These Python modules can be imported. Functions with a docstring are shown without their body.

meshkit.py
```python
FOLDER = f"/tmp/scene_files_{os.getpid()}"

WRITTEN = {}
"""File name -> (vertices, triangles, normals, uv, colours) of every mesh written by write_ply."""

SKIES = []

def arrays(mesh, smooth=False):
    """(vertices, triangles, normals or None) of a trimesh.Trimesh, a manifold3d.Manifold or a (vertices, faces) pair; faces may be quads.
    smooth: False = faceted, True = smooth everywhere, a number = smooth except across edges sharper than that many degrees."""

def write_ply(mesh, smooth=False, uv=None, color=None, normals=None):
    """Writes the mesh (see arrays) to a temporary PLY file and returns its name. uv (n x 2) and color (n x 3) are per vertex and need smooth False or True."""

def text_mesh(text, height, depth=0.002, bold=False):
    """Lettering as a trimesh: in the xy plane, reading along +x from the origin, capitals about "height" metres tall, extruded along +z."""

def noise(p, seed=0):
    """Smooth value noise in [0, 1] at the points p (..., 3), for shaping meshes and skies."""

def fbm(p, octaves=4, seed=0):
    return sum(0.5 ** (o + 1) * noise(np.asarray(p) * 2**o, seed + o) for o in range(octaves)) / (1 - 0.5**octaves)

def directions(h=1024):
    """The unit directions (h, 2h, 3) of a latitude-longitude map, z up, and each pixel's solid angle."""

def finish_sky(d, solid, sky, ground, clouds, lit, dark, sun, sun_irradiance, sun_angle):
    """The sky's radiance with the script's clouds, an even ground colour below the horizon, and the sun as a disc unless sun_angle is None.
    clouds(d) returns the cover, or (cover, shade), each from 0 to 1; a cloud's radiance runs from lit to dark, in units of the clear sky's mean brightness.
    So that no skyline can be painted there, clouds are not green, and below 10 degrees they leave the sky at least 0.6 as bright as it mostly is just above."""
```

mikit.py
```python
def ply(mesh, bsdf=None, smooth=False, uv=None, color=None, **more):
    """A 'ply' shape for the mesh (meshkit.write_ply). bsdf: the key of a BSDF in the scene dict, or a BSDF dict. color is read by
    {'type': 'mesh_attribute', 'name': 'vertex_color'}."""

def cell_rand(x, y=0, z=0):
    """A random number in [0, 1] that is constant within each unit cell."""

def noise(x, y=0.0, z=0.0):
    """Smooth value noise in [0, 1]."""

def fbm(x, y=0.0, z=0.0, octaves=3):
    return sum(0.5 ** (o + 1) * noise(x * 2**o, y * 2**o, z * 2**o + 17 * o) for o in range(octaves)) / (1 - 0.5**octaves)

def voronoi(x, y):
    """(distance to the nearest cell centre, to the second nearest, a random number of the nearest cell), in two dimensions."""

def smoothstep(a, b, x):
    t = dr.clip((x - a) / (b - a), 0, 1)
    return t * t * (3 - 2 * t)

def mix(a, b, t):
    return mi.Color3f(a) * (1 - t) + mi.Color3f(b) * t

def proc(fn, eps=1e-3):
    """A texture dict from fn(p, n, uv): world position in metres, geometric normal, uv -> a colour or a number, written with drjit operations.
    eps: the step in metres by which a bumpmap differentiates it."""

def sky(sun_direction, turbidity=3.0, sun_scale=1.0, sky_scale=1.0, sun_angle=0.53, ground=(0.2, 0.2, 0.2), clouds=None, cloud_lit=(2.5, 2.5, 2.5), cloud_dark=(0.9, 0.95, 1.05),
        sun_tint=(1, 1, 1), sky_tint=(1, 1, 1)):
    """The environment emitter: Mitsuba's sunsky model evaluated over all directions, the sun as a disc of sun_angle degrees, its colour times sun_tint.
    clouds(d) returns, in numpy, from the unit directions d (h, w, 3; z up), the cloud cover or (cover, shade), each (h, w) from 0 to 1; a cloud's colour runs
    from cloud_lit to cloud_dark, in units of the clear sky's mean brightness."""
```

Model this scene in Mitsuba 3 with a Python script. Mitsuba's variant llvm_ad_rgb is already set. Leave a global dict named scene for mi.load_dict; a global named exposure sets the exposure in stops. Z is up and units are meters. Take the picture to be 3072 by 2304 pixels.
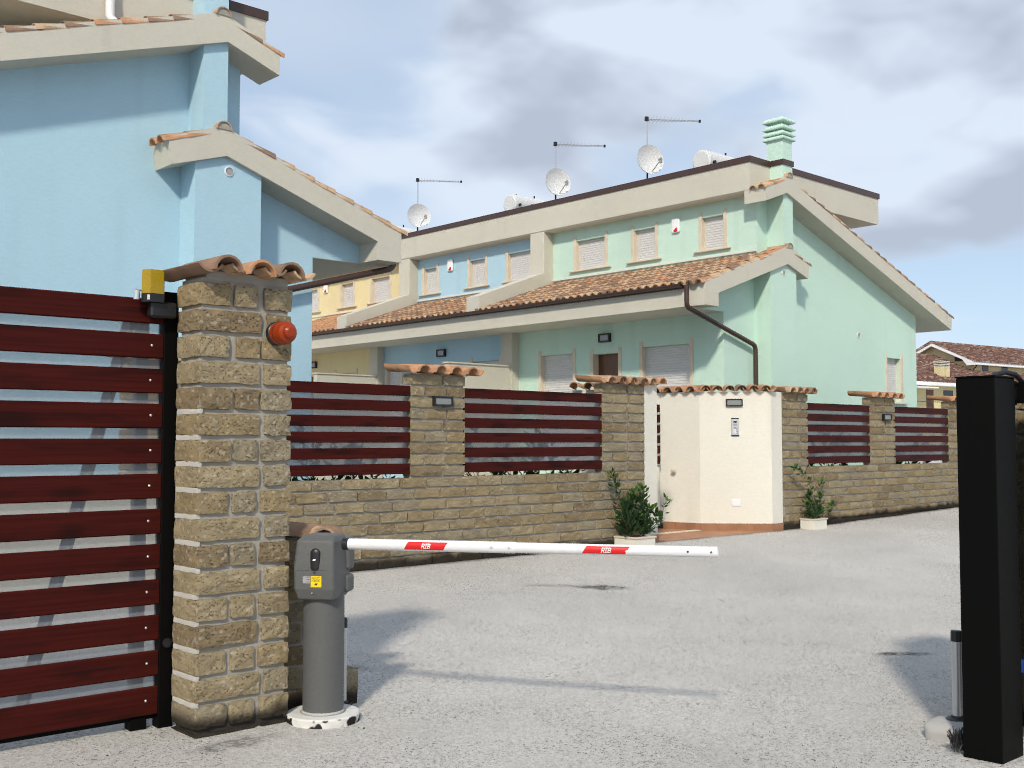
import math, random
import numpy as np, trimesh, mitsuba as mi, drjit as dr
import mikit, meshkit
from mikit import proc, noise, fbm, smoothstep, mix, cell_rand
from shapely.geometry import Polygon, box as sbox
import manifold3d as m3

T = mi.ScalarTransform4f
PI = math.pi
scene, labels = {'type': 'scene'}, {}
rng = random.Random(7)

# ---------------------------------------------------------------- camera, sky, exposure
EYE = np.array([0.0, 0.0, 1.6])
YAW, PITCH = 0.745433, 0.051984
FWD = np.array([math.sin(YAW)*math.cos(PITCH), math.cos(YAW)*math.cos(PITCH), math.sin(PITCH)])
scene['camera'] = {'type': 'perspective', 'fov': 2*math.degrees(math.atan(1536/3308.8)), 'fov_axis': 'x', 'near_clip': 0.05, 'far_clip': 3000.0,
                   'to_world': T().look_at(origin=EYE.tolist(), target=(EYE+FWD).tolist(), up=[0, 0, 1])}
exposure = 2.05
SUN = (-1.3, -1.0, 1.21)


def clouds(d):
    q = np.stack([d[..., 0], d[..., 1], d[..., 2]*1.75], -1)
    w = np.stack([meshkit.fbm(q*5.0+k*7.3, 3, seed=5+k) for k in range(3)], -1)-0.5
    n = meshkit.fbm(q*4.6+w*0.9+3.0, 6, seed=12)
    big = meshkit.fbm(q*2.1+2.2, 3, seed=4)
    puff = np.clip((n-0.425+(big-0.5)*0.6)/0.15, 0, 1)
    puff = puff*puff*(3-2*puff)
    veil = 0.40+0.30*np.clip((meshkit.fbm(q*3.0+9.0, 4, seed=31)-0.4)/0.25, 0, 1)
    cover = veil+(0.97-veil)*puff
    dark = np.clip((meshkit.fbm(q*5.5+w*0.6+20.5, 5, seed=23)-0.43)/0.2, 0, 1)
    shade = np.clip(0.10+dark*0.9*puff-0.30*puff*(1-dark), 0, 1)
    return cover, shade


scene['sky'] = mikit.sky(SUN, turbidity=3.0, sun_scale=0.62, sun_angle=4.0, clouds=clouds, cloud_lit=(2.05, 2.30, 2.65), cloud_dark=(1.34, 1.52, 1.84),
                         ground=(0.28, 0.27, 0.25), sun_tint=(0.90, 1.02, 1.22))


# ---------------------------------------------------------------- helpers
def lin(r, g, b):
    f = lambda c: c/12.92 if c <= 0.04045 else ((c+0.055)/1.055)**2.4
    return [f(x/255) for x in (r, g, b)]


def numbered(key):
    if key not in USED:
        USED.add(key)
        return key
    i = 1
    while f'{key}_{i:03d}' in USED:
        i += 1
    USED.add(f'{key}_{i:03d}')
    return f'{key}_{i:03d}'


USED = set()


def thing(name, label, cat, group=None, kind=None):
    key = numbered(name)
    labels[key] = {'label': label, 'category': cat}
    if group:
        labels[key]['group'] = group
    if kind:
        labels[key]['kind'] = kind
    return key


def put(parent, name, mesh, bsdf, smooth=False, label=None, kind=None, world=None, **kw):
    """one shape entry; parent None: a thing of its own under the (already numbered) key name"""
    key = name if parent is None else numbered(parent+'__'+name)
    d = dict(mesh) if isinstance(mesh, dict) else mikit.ply(mesh, bsdf, smooth=smooth, **kw)
    if isinstance(mesh, dict):
        d['bsdf'] = {'type': 'ref', 'id': bsdf}
    if world is not None:
        d['to_world'] = T(np.asarray(world, float).tolist())
    scene[key] = d
    if label or kind:
        labels.setdefault(key, {})
        if label:
            labels[key]['label'] = label
        if kind:
            labels[key]['kind'] = kind
    return key


def sub(parent, name):
    """key of a part that only holds sub-parts"""
    return numbered(parent+'__'+name)


def fix(m):
    if m.volume < 0:
        m.invert()
    return m


def cat(*ms):
    ms = [x for m in ms for x in (m if isinstance(m, (list, tuple)) else [m])]
    return trimesh.util.concatenate(ms)


def bx(x0, x1, y0, y1, z0, z1, bev=0.0):
    x0, x1 = sorted((x0, x1)); y0, y1 = sorted((y0, y1)); z0, z1 = sorted((z0, z1))
    if bev <= 0:
        m = trimesh.creation.box(extents=[x1-x0, y1-y0, z1-z0])
        m.apply_translation([(x0+x1)/2, (y0+y1)/2, (z0+z1)/2])
        return m
    c, h = np.array([(x0+x1)/2, (y0+y1)/2, (z0+z1)/2]), np.array([x1-x0, y1-y0, z1-z0])/2
    bev = min(bev, h.min()*0.9)
    pts = []
    for s in np.ndindex(2, 2, 2):
        s = np.array(s)*2-1
        for k in range(3):
            q = h-bev
            q[k] = h[k]
            pts.append(c+s*q)
    return trimesh.convex.convex_hull(np.array(pts))


def ext(poly, w0, w1, axes):
    """a shapely polygon (or points) in the plane of the first two axes ('xz', 'yz', 'xy'), extruded from w0 to w1 along the third"""
    if not isinstance(poly, Polygon):
        poly = Polygon(poly)
    m = trimesh.creation.extrude_polygon(poly, abs(w1-w0), engine='earcut')
    v = np.array(m.vertices)
    v[:, 2] += min(w0, w1)
    i = ['xyz'.index(a) for a in axes]
    i.append(3-sum(i))
    o = np.empty_like(v)
    for k in range(3):
        o[:, i[k]] = v[:, k]
    return fix(trimesh.Trimesh(o, m.faces, process=False))


def tube(pts, r, seg=10, cap=True):
    pts = np.asarray(pts, float)
    r = np.broadcast_to(np.asarray(r, float), (len(pts),))
    t = np.gradient(pts, axis=0)
    t /= np.linalg.norm(t, axis=1, keepdims=True)
    a = np.cross(t[0], [0, 0, 1.0] if abs(t[0][2]) < 0.9 else [1.0, 0, 0])
    rows = []
    for k in range(len(pts)):
        a = a-t[k]*(a@t[k])
        a /= np.linalg.norm(a)
        b = np.cross(t[k], a)
        ang = np.arange(seg)*2*PI/seg
        rows.append(pts[k]+r[k]*(np.cos(ang)[:, None]*a+np.sin(ang)[:, None]*b))
    v = np.vstack(rows)
    f = []
    for k in range(len(pts)-1):
        for j in range(seg):
            p, q = k*seg+j, k*seg+(j+1) % seg
            f += [[p, q, q+seg], [p, q+seg, p+seg]]
    if cap:
        n = len(v)
        v = np.vstack([v, pts[0], pts[-1]])
        for j in range(seg):
            f += [[n, (j+1) % seg, j], [n+1, (len(pts)-1)*seg+j, (len(pts)-1)*seg+(j+1) % seg]]
    return trimesh.Trimesh(v, f, process=False)


def bend(pts, r=0.08, n=5):
    """round the corners of a polyline"""
    pts = [np.array(p, float) for p in pts]
    out = [pts[0]]
    for a, b, c in zip(pts, pts[1:], pts[2:]):
        u, v = (a-b)/np.linalg.norm(a-b), (c-b)/np.linalg.norm(c-b)
        for s in np.linspace(0, 1, n):
            out.append((1-s)**2*(b+u*r)+2*s*(1-s)*b+s*s*(b+v*r))
    return np.array(out+[pts[-1]])


def lathe(prof, seg=24, center=(0, 0, 0), axis=None):
    m = trimesh.creation.revolve(np.asarray(prof, float), sections=seg)
    if axis is not None:
        m.apply_transform(trimesh.geometry.align_vectors([0, 0, 1], axis))
    m.apply_translation(center)
    return m


def frame(o, x, y, z):
    m = np.eye(4)
    m[:3, 0], m[:3, 1], m[:3, 2], m[:3, 3] = x, y, z, o
    return m


def hull(pts, r, seg=12):
    h = m3.Manifold.batch_hull([m3.Manifold.sphere(rr, seg).translate(list(map(float, p))) for p, rr in zip(pts, np.broadcast_to(r, (len(pts),)))])
    m = h.to_mesh()
    return trimesh.Trimesh(m.vert_properties[:, :3], m.tri_verts, process=True)


# ---------------------------------------------------------------- materials
def rgb(c):
    return {'type': 'rgb', 'value': list(map(float, c))}


def mat(name, d, two=True):
    scene[name] = {'type': 'twosided', 'b': d} if two else d
    return name


def prin(c, rough=0.5, metal=0.0, **kw):
    return {'type': 'principled', 'base_color': c if isinstance(c, dict) else rgb(c), 'roughness': rough, 'metallic': metal, **kw}


def bump(d, fn, scale, eps=1e-3):
    return {'type': 'bumpmap', 'tex': proc(fn, eps), 'scale': scale, 'b': d}


def stucco_bump(p, n, uv):
    return noise(p.x*70, p.y*70, p.z*70)*0.6+noise(p.x*150, p.y*150, p.z*150)*0.4


def plaster(name, c, var=0.07):
    def fn(p, n, uv):
        k = 1-var+2*var*fbm(p.x*0.8, p.y*0.8, p.z*0.55, 4)
        k = k*(0.965+0.07*noise(p.x*40, p.y*40, p.z*40))
        streak = smoothstep(0.62, 0.9, noise(p.x*5, p.y*5, p.z*0.5))
        return mi.Color3f(*c)*(k*(1-0.05*streak))
    mat(name, bump({'type': 'diffuse', 'reflectance': proc(fn)}, stucco_bump, 0.0015))


plaster('plaster_blue', (0.405, 0.59, 0.695))
plaster('plaster_green', (0.525, 0.70, 0.61))
plaster('plaster_yellow', (0.72, 0.62, 0.37))
plaster('plaster_cream', (0.55, 0.525, 0.45))
plaster('plaster_ivory', (0.69, 0.665, 0.59))
plaster('plaster_far', (0.66, 0.58, 0.34))


def tuff(name, c, seed):
    def fn(p, n, uv):
        q = p*1.0
        k = 0.70+0.6*fbm(q.x*9+seed, q.y*9, q.z*9, 3)
        g = noise(q.x*105+seed, q.y*105, q.z*105)*0.6+noise(q.x*210, q.y*210+seed, q.z*210)*0.4
        spot = smoothstep(0.66, 0.75, g)
        pale = smoothstep(0.72, 0.8, noise(q.x*48, q.y*48+seed, q.z*48))
        col = mix(mi.Color3f(*c)*k, mi.Color3f(c[0]*0.28, c[1]*0.25, c[2]*0.22), spot*0.62)
        col = mix(col, mi.Color3f(0.50, 0.46, 0.38), pale*0.35)
        # tar that the paving crew smeared along the foot of the masonry
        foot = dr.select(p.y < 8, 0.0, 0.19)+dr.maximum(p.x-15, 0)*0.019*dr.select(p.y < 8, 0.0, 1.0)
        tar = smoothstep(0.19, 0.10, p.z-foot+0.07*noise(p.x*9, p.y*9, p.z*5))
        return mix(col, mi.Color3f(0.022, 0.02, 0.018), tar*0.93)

    def rough(p, n, uv):
        return fbm(p.x*28+seed, p.y*28, p.z*28, 3)-0.6*smoothstep(0.66, 0.76, noise(p.x*105+seed, p.y*105, p.z*105)*0.6+noise(p.x*210, p.y*210+seed, p.z*210)*0.4)
    mat(name, bump({'type': 'diffuse', 'reflectance': proc(fn)}, rough, 0.016))


TUFF = ['tuff_sand', 'tuff_ochre', 'tuff_grey', 'tuff_brown']
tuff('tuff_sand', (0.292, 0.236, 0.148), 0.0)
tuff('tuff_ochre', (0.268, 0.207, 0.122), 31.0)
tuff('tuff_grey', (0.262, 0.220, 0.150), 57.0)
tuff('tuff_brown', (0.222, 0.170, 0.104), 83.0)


def mortar_fn(p, n, uv):
    k = 0.8+0.4*fbm(p.x*12, p.y*12, p.z*12, 3)
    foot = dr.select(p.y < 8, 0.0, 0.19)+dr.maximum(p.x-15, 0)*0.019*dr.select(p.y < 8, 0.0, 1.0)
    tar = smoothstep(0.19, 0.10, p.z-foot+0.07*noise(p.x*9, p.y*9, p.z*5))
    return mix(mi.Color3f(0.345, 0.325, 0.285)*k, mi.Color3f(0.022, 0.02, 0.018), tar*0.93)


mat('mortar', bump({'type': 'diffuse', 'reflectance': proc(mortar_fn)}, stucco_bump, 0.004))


def clay(name, c, seed):
    def fn(p, n, uv):
        k = 0.62+0.75*fbm(p.x*6+seed, p.y*6, p.z*6, 4)
        grime = smoothstep(0.52, 0.75, fbm(p.x*14, p.y*14+seed, p.z*14, 3))
        return mix(mi.Color3f(*c)*k, mi.Color3f(0.16, 0.125, 0.10), grime*0.45)
    mat(name, bump({'type': 'diffuse', 'reflectance': proc(fn)}, stucco_bump, 0.003))


CLAY = ['clay_orange', 'clay_tan', 'clay_brown']
clay('clay_orange', (0.49, 0.268, 0.155), 3.0)
clay('clay_tan', (0.49, 0.335, 0.215), 19.0)
clay('clay_brown', (0.26, 0.168, 0.118), 41.0)


def wood_fn(p, n, uv):
    row = dr.floor(p.z/0.0975)
    g = fbm(p.x*2.2+cell_rand(row)*40, p.y*6, p.z*85, 3)
    k = 0.55+0.75*g
    dark = smoothstep(0.5, 0.8, fbm(p.x*3.1+row*7, p.y*3, p.z*9, 3))
    return mix(mi.Color3f(0.050, 0.0060, 0.0040)*k, mi.Color3f(0.010, 0.0032, 0.0026), dark*0.75)


mat('wood_mahogany', prin(proc(wood_fn), 0.5, specular=0.10))


def roof_far_fn(p, n, uv):
    c = cell_rand(dr.floor(p.x*3.4), dr.floor(p.y*3.4), dr.floor(p.z*7))
    return mix(mi.Color3f(0.155, 0.085, 0.068), mi.Color3f(0.46, 0.34, 0.29), c*c*c*c)


mat('roof_far', {'type': 'diffuse', 'reflectance': proc(roof_far_fn)})


def asphalt_fn(p, n, uv):
    a = noise(p.x*120, p.y*120, 0.5)
    b = noise(p.x*62+9, p.y*62, 3.5)
    e = noise(p.x*240, p.y*240, 7.5)
    c = fbm(p.x*0.9, p.y*0.9, 0.0, 4)
    base = mix(mi.Color3f(0.165, 0.156, 0.143), mi.Color3f(0.80, 0.772, 0.730), 0.38*a+0.30*b+0.32*e)
    base = base*(0.88+0.24*c)
    pit = smoothstep(0.66, 0.76, 0.55*noise(p.x*88+5, p.y*88, 8.0)+0.45*noise(p.x*190+5, p.y*190, 4.0))*(0.35+0.65*smoothstep(0.35, 0.62, fbm(p.x*2.6+3, p.y*2.6, 1.0, 3)))
    base = mix(base, mi.Color3f(0.055, 0.05, 0.048), pit*0.8)

    def blob(x, y, rx, ry, ang):
        ca, sa = math.cos(ang), math.sin(ang)
        u, v = ((p.x-x)*ca+(p.y-y)*sa)/rx, (-(p.x-x)*sa+(p.y-y)*ca)/ry
        return smoothstep(1.15, 0.35, dr.sqrt(u*u+v*v)+0.9*(fbm(p.x*9, p.y*9, 2.0, 3)-0.5))
    bare = dr.maximum(blob(8.42, 7.80, 0.36, 0.20, -0.75), dr.maximum(blob(7.83, 4.20, 0.26, 0.09, -0.75), blob(8.05, 8.15, 0.3, 0.1, -0.75)*0.4))
    bare = dr.maximum(bare, dr.maximum(blob(4.35, 6.45, 0.22, 0.1, -0.7)*0.6, blob(2.95, 5.36, 0.26, 0.12, 0.1)*0.6))
    gran = smoothstep(0.36, 0.56, noise(p.x*55, p.y*55, 5.0))
    base = mix(base, mi.Color3f(0.040, 0.038, 0.040), bare*(0.35+0.6*gran))

    def seg(ax, ay, bx_, by_, w):
        dx, dy = bx_-ax, by_-ay
        t = dr.clip(((p.x-ax)*dx+(p.y-ay)*dy)/(dx*dx+dy*dy), 0, 1)
        wob = 0.05*(noise(p.x*5, p.y*5, 1.0)-0.5)
        d = dr.sqrt(dr.square(p.x-ax-t*dx+wob)+dr.square(p.y-ay-t*dy+wob))
        return smoothstep(w, w*0.3, d)
    crack = dr.maximum(seg(9.35, 8.0, 9.0, 6.75, 0.02), seg(9.0, 6.75, 8.2, 5.8, 0.018))
    base = mix(base, mi.Color3f(0.15, 0.135, 0.12), crack*0.55)
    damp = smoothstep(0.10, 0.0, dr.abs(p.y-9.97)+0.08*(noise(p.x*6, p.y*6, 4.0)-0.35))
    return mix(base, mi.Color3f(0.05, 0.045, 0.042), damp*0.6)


def asphalt_bump(p, n, uv):
    return 0.7*noise(p.x*120, p.y*120, 0.5)+noise(p.x*62+9, p.y*62, 3.5)


mat('asphalt', bump({'type': 'diffuse', 'reflectance': proc(asphalt_fn)}, asphalt_bump, 0.006))
mat('soil', {'type': 'diffuse', 'reflectance': rgb((0.07, 0.055, 0.04))})
mat('black_steel', prin((0.0035, 0.0034, 0.0033), 0.5, specular=0.06))
mat('black_plastic', prin((0.012, 0.012, 0.014), 0.4))
mat('brown_metal', prin((0.055, 0.028, 0.022), 0.38, specular=0.5))
mat('white_paint', prin((0.70, 0.70, 0.71), 0.35, specular=0.4))
mat('white_enamel', prin((0.78, 0.79, 0.80), 0.35))
mat('white_plastic', prin((0.70, 0.70, 0.72), 0.45))


def grey_fn(p, n, uv):
    return mi.Color3f(0.096, 0.098, 0.097)*(0.9+0.2*noise(p.x*160, p.y*160, p.z*160))


mat('grey_plastic', prin(proc(grey_fn), 0.5, specular=0.35))
mat('brushed_steel', prin((0.56, 0.56, 0.57), 0.38, 0.75))
mat('grey_paint', prin((0.22, 0.23, 0.24), 0.5))
mat('screw_steel', prin((0.75, 0.74, 0.72), 0.25, 0.9))
mat('red_vinyl', prin((0.62, 0.012, 0.014), 0.35))
mat('yellow_vinyl', prin((0.80, 0.55, 0.01), 0.4))
mat('print_dark', {'type': 'diffuse', 'reflectance': rgb((0.06, 0.05, 0.03))})
mat('print_white', {'type': 'diffuse', 'reflectance': rgb((0.78, 0.78, 0.78))})
mat('print_silver', prin((0.30, 0.30, 0.31), 0.5))
mat('amber_orange', prin((0.27, 0.028, 0.002), 0.2, specular=0.35, clearcoat=0.25))
mat('amber_inner', prin((0.10, 0.012, 0.004), 0.3))


def flasher_fn(p, n, uv):
    rib = 0.5+0.5*dr.sin(p.z*2*PI/0.0052)
    return mix(mi.Color3f(0.23, 0.145, 0.003), mi.Color3f(0.40, 0.27, 0.005), rib)


mat('amber_yellow', prin(proc(flasher_fn), 0.25, specular=0.5))


def shutter_fn(p, n, uv):
    return mi.Color3f(0.60, 0.595, 0.59)*(0.94+0.12*fbm(p.x*3, p.y*3, p.z*30, 2))


mat('shutter_white', {'type': 'diffuse', 'reflectance': proc(shutter_fn)})


def stone_fn(p, n, uv):
    return mi.Color3f(0.62, 0.54, 0.43)*(0.86+0.28*fbm(p.x*5, p.y*5, p.z*5, 4))


mat('travertine', {'type': 'diffuse', 'reflectance': proc(stone_fn)})


def door_fn(p, n, uv):
    return mi.Color3f(0.105, 0.042, 0.015)*(0.6+0.8*fbm(p.x*30, p.y*30, p.z*2, 3))


mat('door_wood', prin(proc(door_fn), 0.4))


def cotto_fn(p, n, uv):
    return mi.Color3f(0.29, 0.145, 0.082)*(0.7+0.6*fbm(p.x*7, p.y*7, p.z*7, 4))


mat('cotto', prin(proc(cotto_fn), 0.5, specular=0.25))
mat('lamp_glass', prin((0.20, 0.215, 0.21), 0.18, specular=0.7))
mat('lamp_glass_dim', prin((0.33, 0.33, 0.36), 0.3))
mat('dark_glass', prin((0.02, 0.025, 0.03), 0.1, specular=0.6))
mat('blue_pipe', prin((0.01, 0.13, 0.55), 0.4))
mat('concrete', {'type': 'diffuse', 'reflectance': rgb((0.42, 0.41, 0.39))})


def plinth_fn(p, n, uv):
    worn = smoothstep(0.50, 0.56, fbm(p.x*16, p.y*16, p.z*10, 3))*smoothstep(0.048, 0.040, p.z)
    return mix(mi.Color3f(0.66, 0.65, 0.62)*(0.9+0.2*noise(p.x*30, p.y*30, p.z*30)), mi.Color3f(0.03, 0.027, 0.025), worn)


mat('plinth_white', {'type': 'diffuse', 'reflectance': rgb((0.50, 0.48, 0.44))})
mat('matt_white', {'type': 'diffuse', 'reflectance': rgb((0.62, 0.63, 0.64))})
mat('plinth_paint', {'type': 'diffuse', 'reflectance': proc(plinth_fn)})
scene['frosted_panel'] = {'type': 'blendbsdf', 'weight': 0.50, 'a': {'type': 'thindielectric', 'int_ior': 1.3, 'specular_transmittance': rgb((0.80, 0.82, 0.84))},
                          'b': {'type': 'twosided', 'b': {'type': 'diffuse', 'reflectance': rgb((0.33, 0.345, 0.37))}}}


scene['milky_panel'] = {**scene['frosted_panel'], 'weight': 0.74, 'b': {'type': 'twosided', 'b': {'type': 'diffuse', 'reflectance': rgb((0.42, 0.435, 0.46))}}}


def leaf(name, c, seed):
    def fn(p, n, uv):
        return mi.Color3f(*c)*(0.5+1.0*noise(p.x*19+seed, p.y*19, p.z*19))
    scene[name] = {'type': 'principledthin', 'base_color': proc(fn), 'roughness': 0.4, 'spec_trans': 0.0, 'diff_trans': 0.5, 'eta': 1.4}


leaf('leaf_dark', (0.042, 0.085, 0.034), 0.0)
leaf('leaf_fresh', (0.120, 0.215, 0.048), 5.0)
mat('twig', {'type': 'diffuse', 'reflectance': rgb((0.09, 0.075, 0.045))})


# ---------------------------------------------------------------- ground
def wall_base(x):
    return np.interp(x, [-60, 0, 15, 16.3, 21.2, 30, 60, 120], [0.19, 0.19, 0.195, 0.215, 0.315, 0.45, 0.7, 2.5])


def ground_z(x, y):
    x, y = np.asarray(x, float), np.asarray(y, float)
    s = np.clip((y-5.3)/(10-5.3), 0, 1)
    return wall_base(x)*s


gx = np.unique(np.round(np.concatenate([-np.geomspace(6, 420, 16)[::-1], np.arange(-6, 26.01, 0.2), np.geomspace(26, 420, 18)]), 3))
gy = np.unique(np.round(np.concatenate([-np.geomspace(5, 420, 16)[::-1], np.arange(-5, 15.01, 0.2), np.geomspace(15, 420, 18)]), 3))
X, Y = np.meshgrid(gx, gy, indexing='ij')
near = (np.abs(X-10) < 15) & (np.abs(Y-5) < 9)
Z = ground_z(X, Y)+np.where(near, (meshkit.fbm(np.stack([X*0.9, Y*0.9, X*0], -1), 3)-0.5)*0.02, 0)
idx = np.arange(X.size).reshape(X.shape)
quads = np.stack([idx[:-1, :-1], idx[1:, :-1], idx[1:, 1:], idx[:-1, 1:]], -1).reshape(-1, 4)
scene['driveway'] = mikit.ply((np.stack([X, Y, Z], -1).reshape(-1, 3), quads), 'asphalt', smooth=True)
labels['driveway'] = {'label': 'pale grey speckled asphalt driveway sloping up to the brick wall', 'category': 'driveway', 'kind': 'structure'}
USED.add('driveway')


def soil_sheet(x0, x1, y0, y1, dz):
    xs, ys = np.linspace(x0, x1, 30), np.linspace(y0, y1, 6)
    A, B = np.meshgrid(xs, ys, indexing='ij')
    i = np.arange(A.size).reshape(A.shape)
    q = np.stack([i[:-1, :-1], i[1:, :-1], i[1:, 1:], i[:-1, 1:]], -1).reshape(-1, 4)
    return np.stack([A, B, ground_z(A, B)+dz], -1).reshape(-1, 3), q


for x0, x1 in ((5.0, 11.9), (15.2, 26)):
    k = numbered('garden_soil')
    scene[k] = mikit.ply(soil_sheet(x0, x1, 10.16, 12.3, 0.03 if x0 > 12 else 0.12), 'soil')
    labels[k] = {'label': 'dark garden soil behind the %s stretch of brick wall' % ('long left' if x0 < 12 else 'right'), 'category': 'soil', 'kind': 'structure'}

# ---------------------------------------------------------------- bricks
def brick_mesh(l, d, h, r=0.008, amp=0.004, n=(5, 2, 3), seed=0):
    """a rough rounded block, centred on the origin: l along x, d along y, h along z"""
    verts, faces = [], []
    half = np.array([l, d, h])/2
    for ax in range(3):
        u, v = (ax+1) % 3, (ax+2) % 3
        for s in (-1, 1):
            gu, gv = np.linspace(-1, 1, n[u]+1), np.linspace(-1, 1, n[v]+1)
            U, V = np.meshgrid(gu, gv, indexing='ij')
            P = np.zeros(U.shape+(3,))
            P[..., ax], P[..., u], P[..., v] = s*half[ax], U*half[u], V*half[v]
            i = np.arange(U.size).reshape(U.shape)+len(verts)
            q = np.stack([i[:-1, :-1], i[1:, :-1], i[1:, 1:], i[:-1, 1:]], -1).reshape(-1, 4)
            faces += (q if s > 0 else q[:, ::-1]).tolist()
            verts += P.reshape(-1, 3).tolist()
    v = np.array(verts)
    inner = np.clip(v, -(half-r), half-r)
    dlt = v-inner
    ln = np.linalg.norm(dlt, axis=1, keepdims=True)
    v = inner+np.where(ln > 0, dlt/np.maximum(ln, 1e-9)*r, 0)
    off = np.array([seed*1.37 % 97, seed*2.11 % 89, seed*0.73 % 83])
    w = np.stack([meshkit.noise(v*18+off+k*13, k) for k in range(3)], -1)-0.5
    w2 = np.stack([meshkit.noise(v*55+off+k*13, k+4) for k in range(3)], -1)-0.5
    v = v+(w*2+w2)*amp
    return v, np.array(faces)


class Wall:
    """alike bricks of one thing in a few cuts, shared between copies"""
    def __init__(self, parent, fine=False):
        self.parent, self.fine, self.cache, self.k = parent, fine, {}, 0

    def brick(self, c, l, d, h, rz=0.0, var=None, label=None):
        key = (round(l, 3), round(d, 3), round(h, 3))
        bank = self.cache.setdefault(key, [])
        if len(bank) < (40 if self.fine else 5):
            m = brick_mesh(l, d, h, *((0.010, 0.0055, (11, 8, 5)) if self.fine else (0.009, 0.0055, (5, 1, 3))), seed=rng.random()*900)
            bank.append(mikit.ply(trimesh.Trimesh(*(m[0], np.vstack([m[1][:, [0, 1, 2]], m[1][:, [0, 2, 3]]])), process=True, merge_norm=True), TUFF[0], smooth=45))
            s = bank[-1]
        else:
            s = rng.choice(bank)
        w = np.eye(4)
        a = rz+rng.uniform(-0.006, 0.006)+(0 if self.fine else rng.choice([0, PI]))
        w[:2, :2] = [[math.cos(a), -math.sin(a)], [math.sin(a), math.cos(a)]]
        w[:3, 3] = c
        put(self.parent, 'brick', s, var or rng.choices(TUFF, [4, 3, 3, 2])[0], world=w, label=label)


def course(x0, x1, off, L=0.368, j=0.017, minl=0.07):
    """lengths of the bricks of one course"""
    out, x = [], x0-off
    while x < x1-0.02:
        a, b = max(x, x0), min(x+L, x1)
        if b-a >= minl:
            out.append((a, b))
        elif out and b >= x1-0.02:
            out[-1] = (out[-1][0], b)
        x += L+j
    return out


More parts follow.
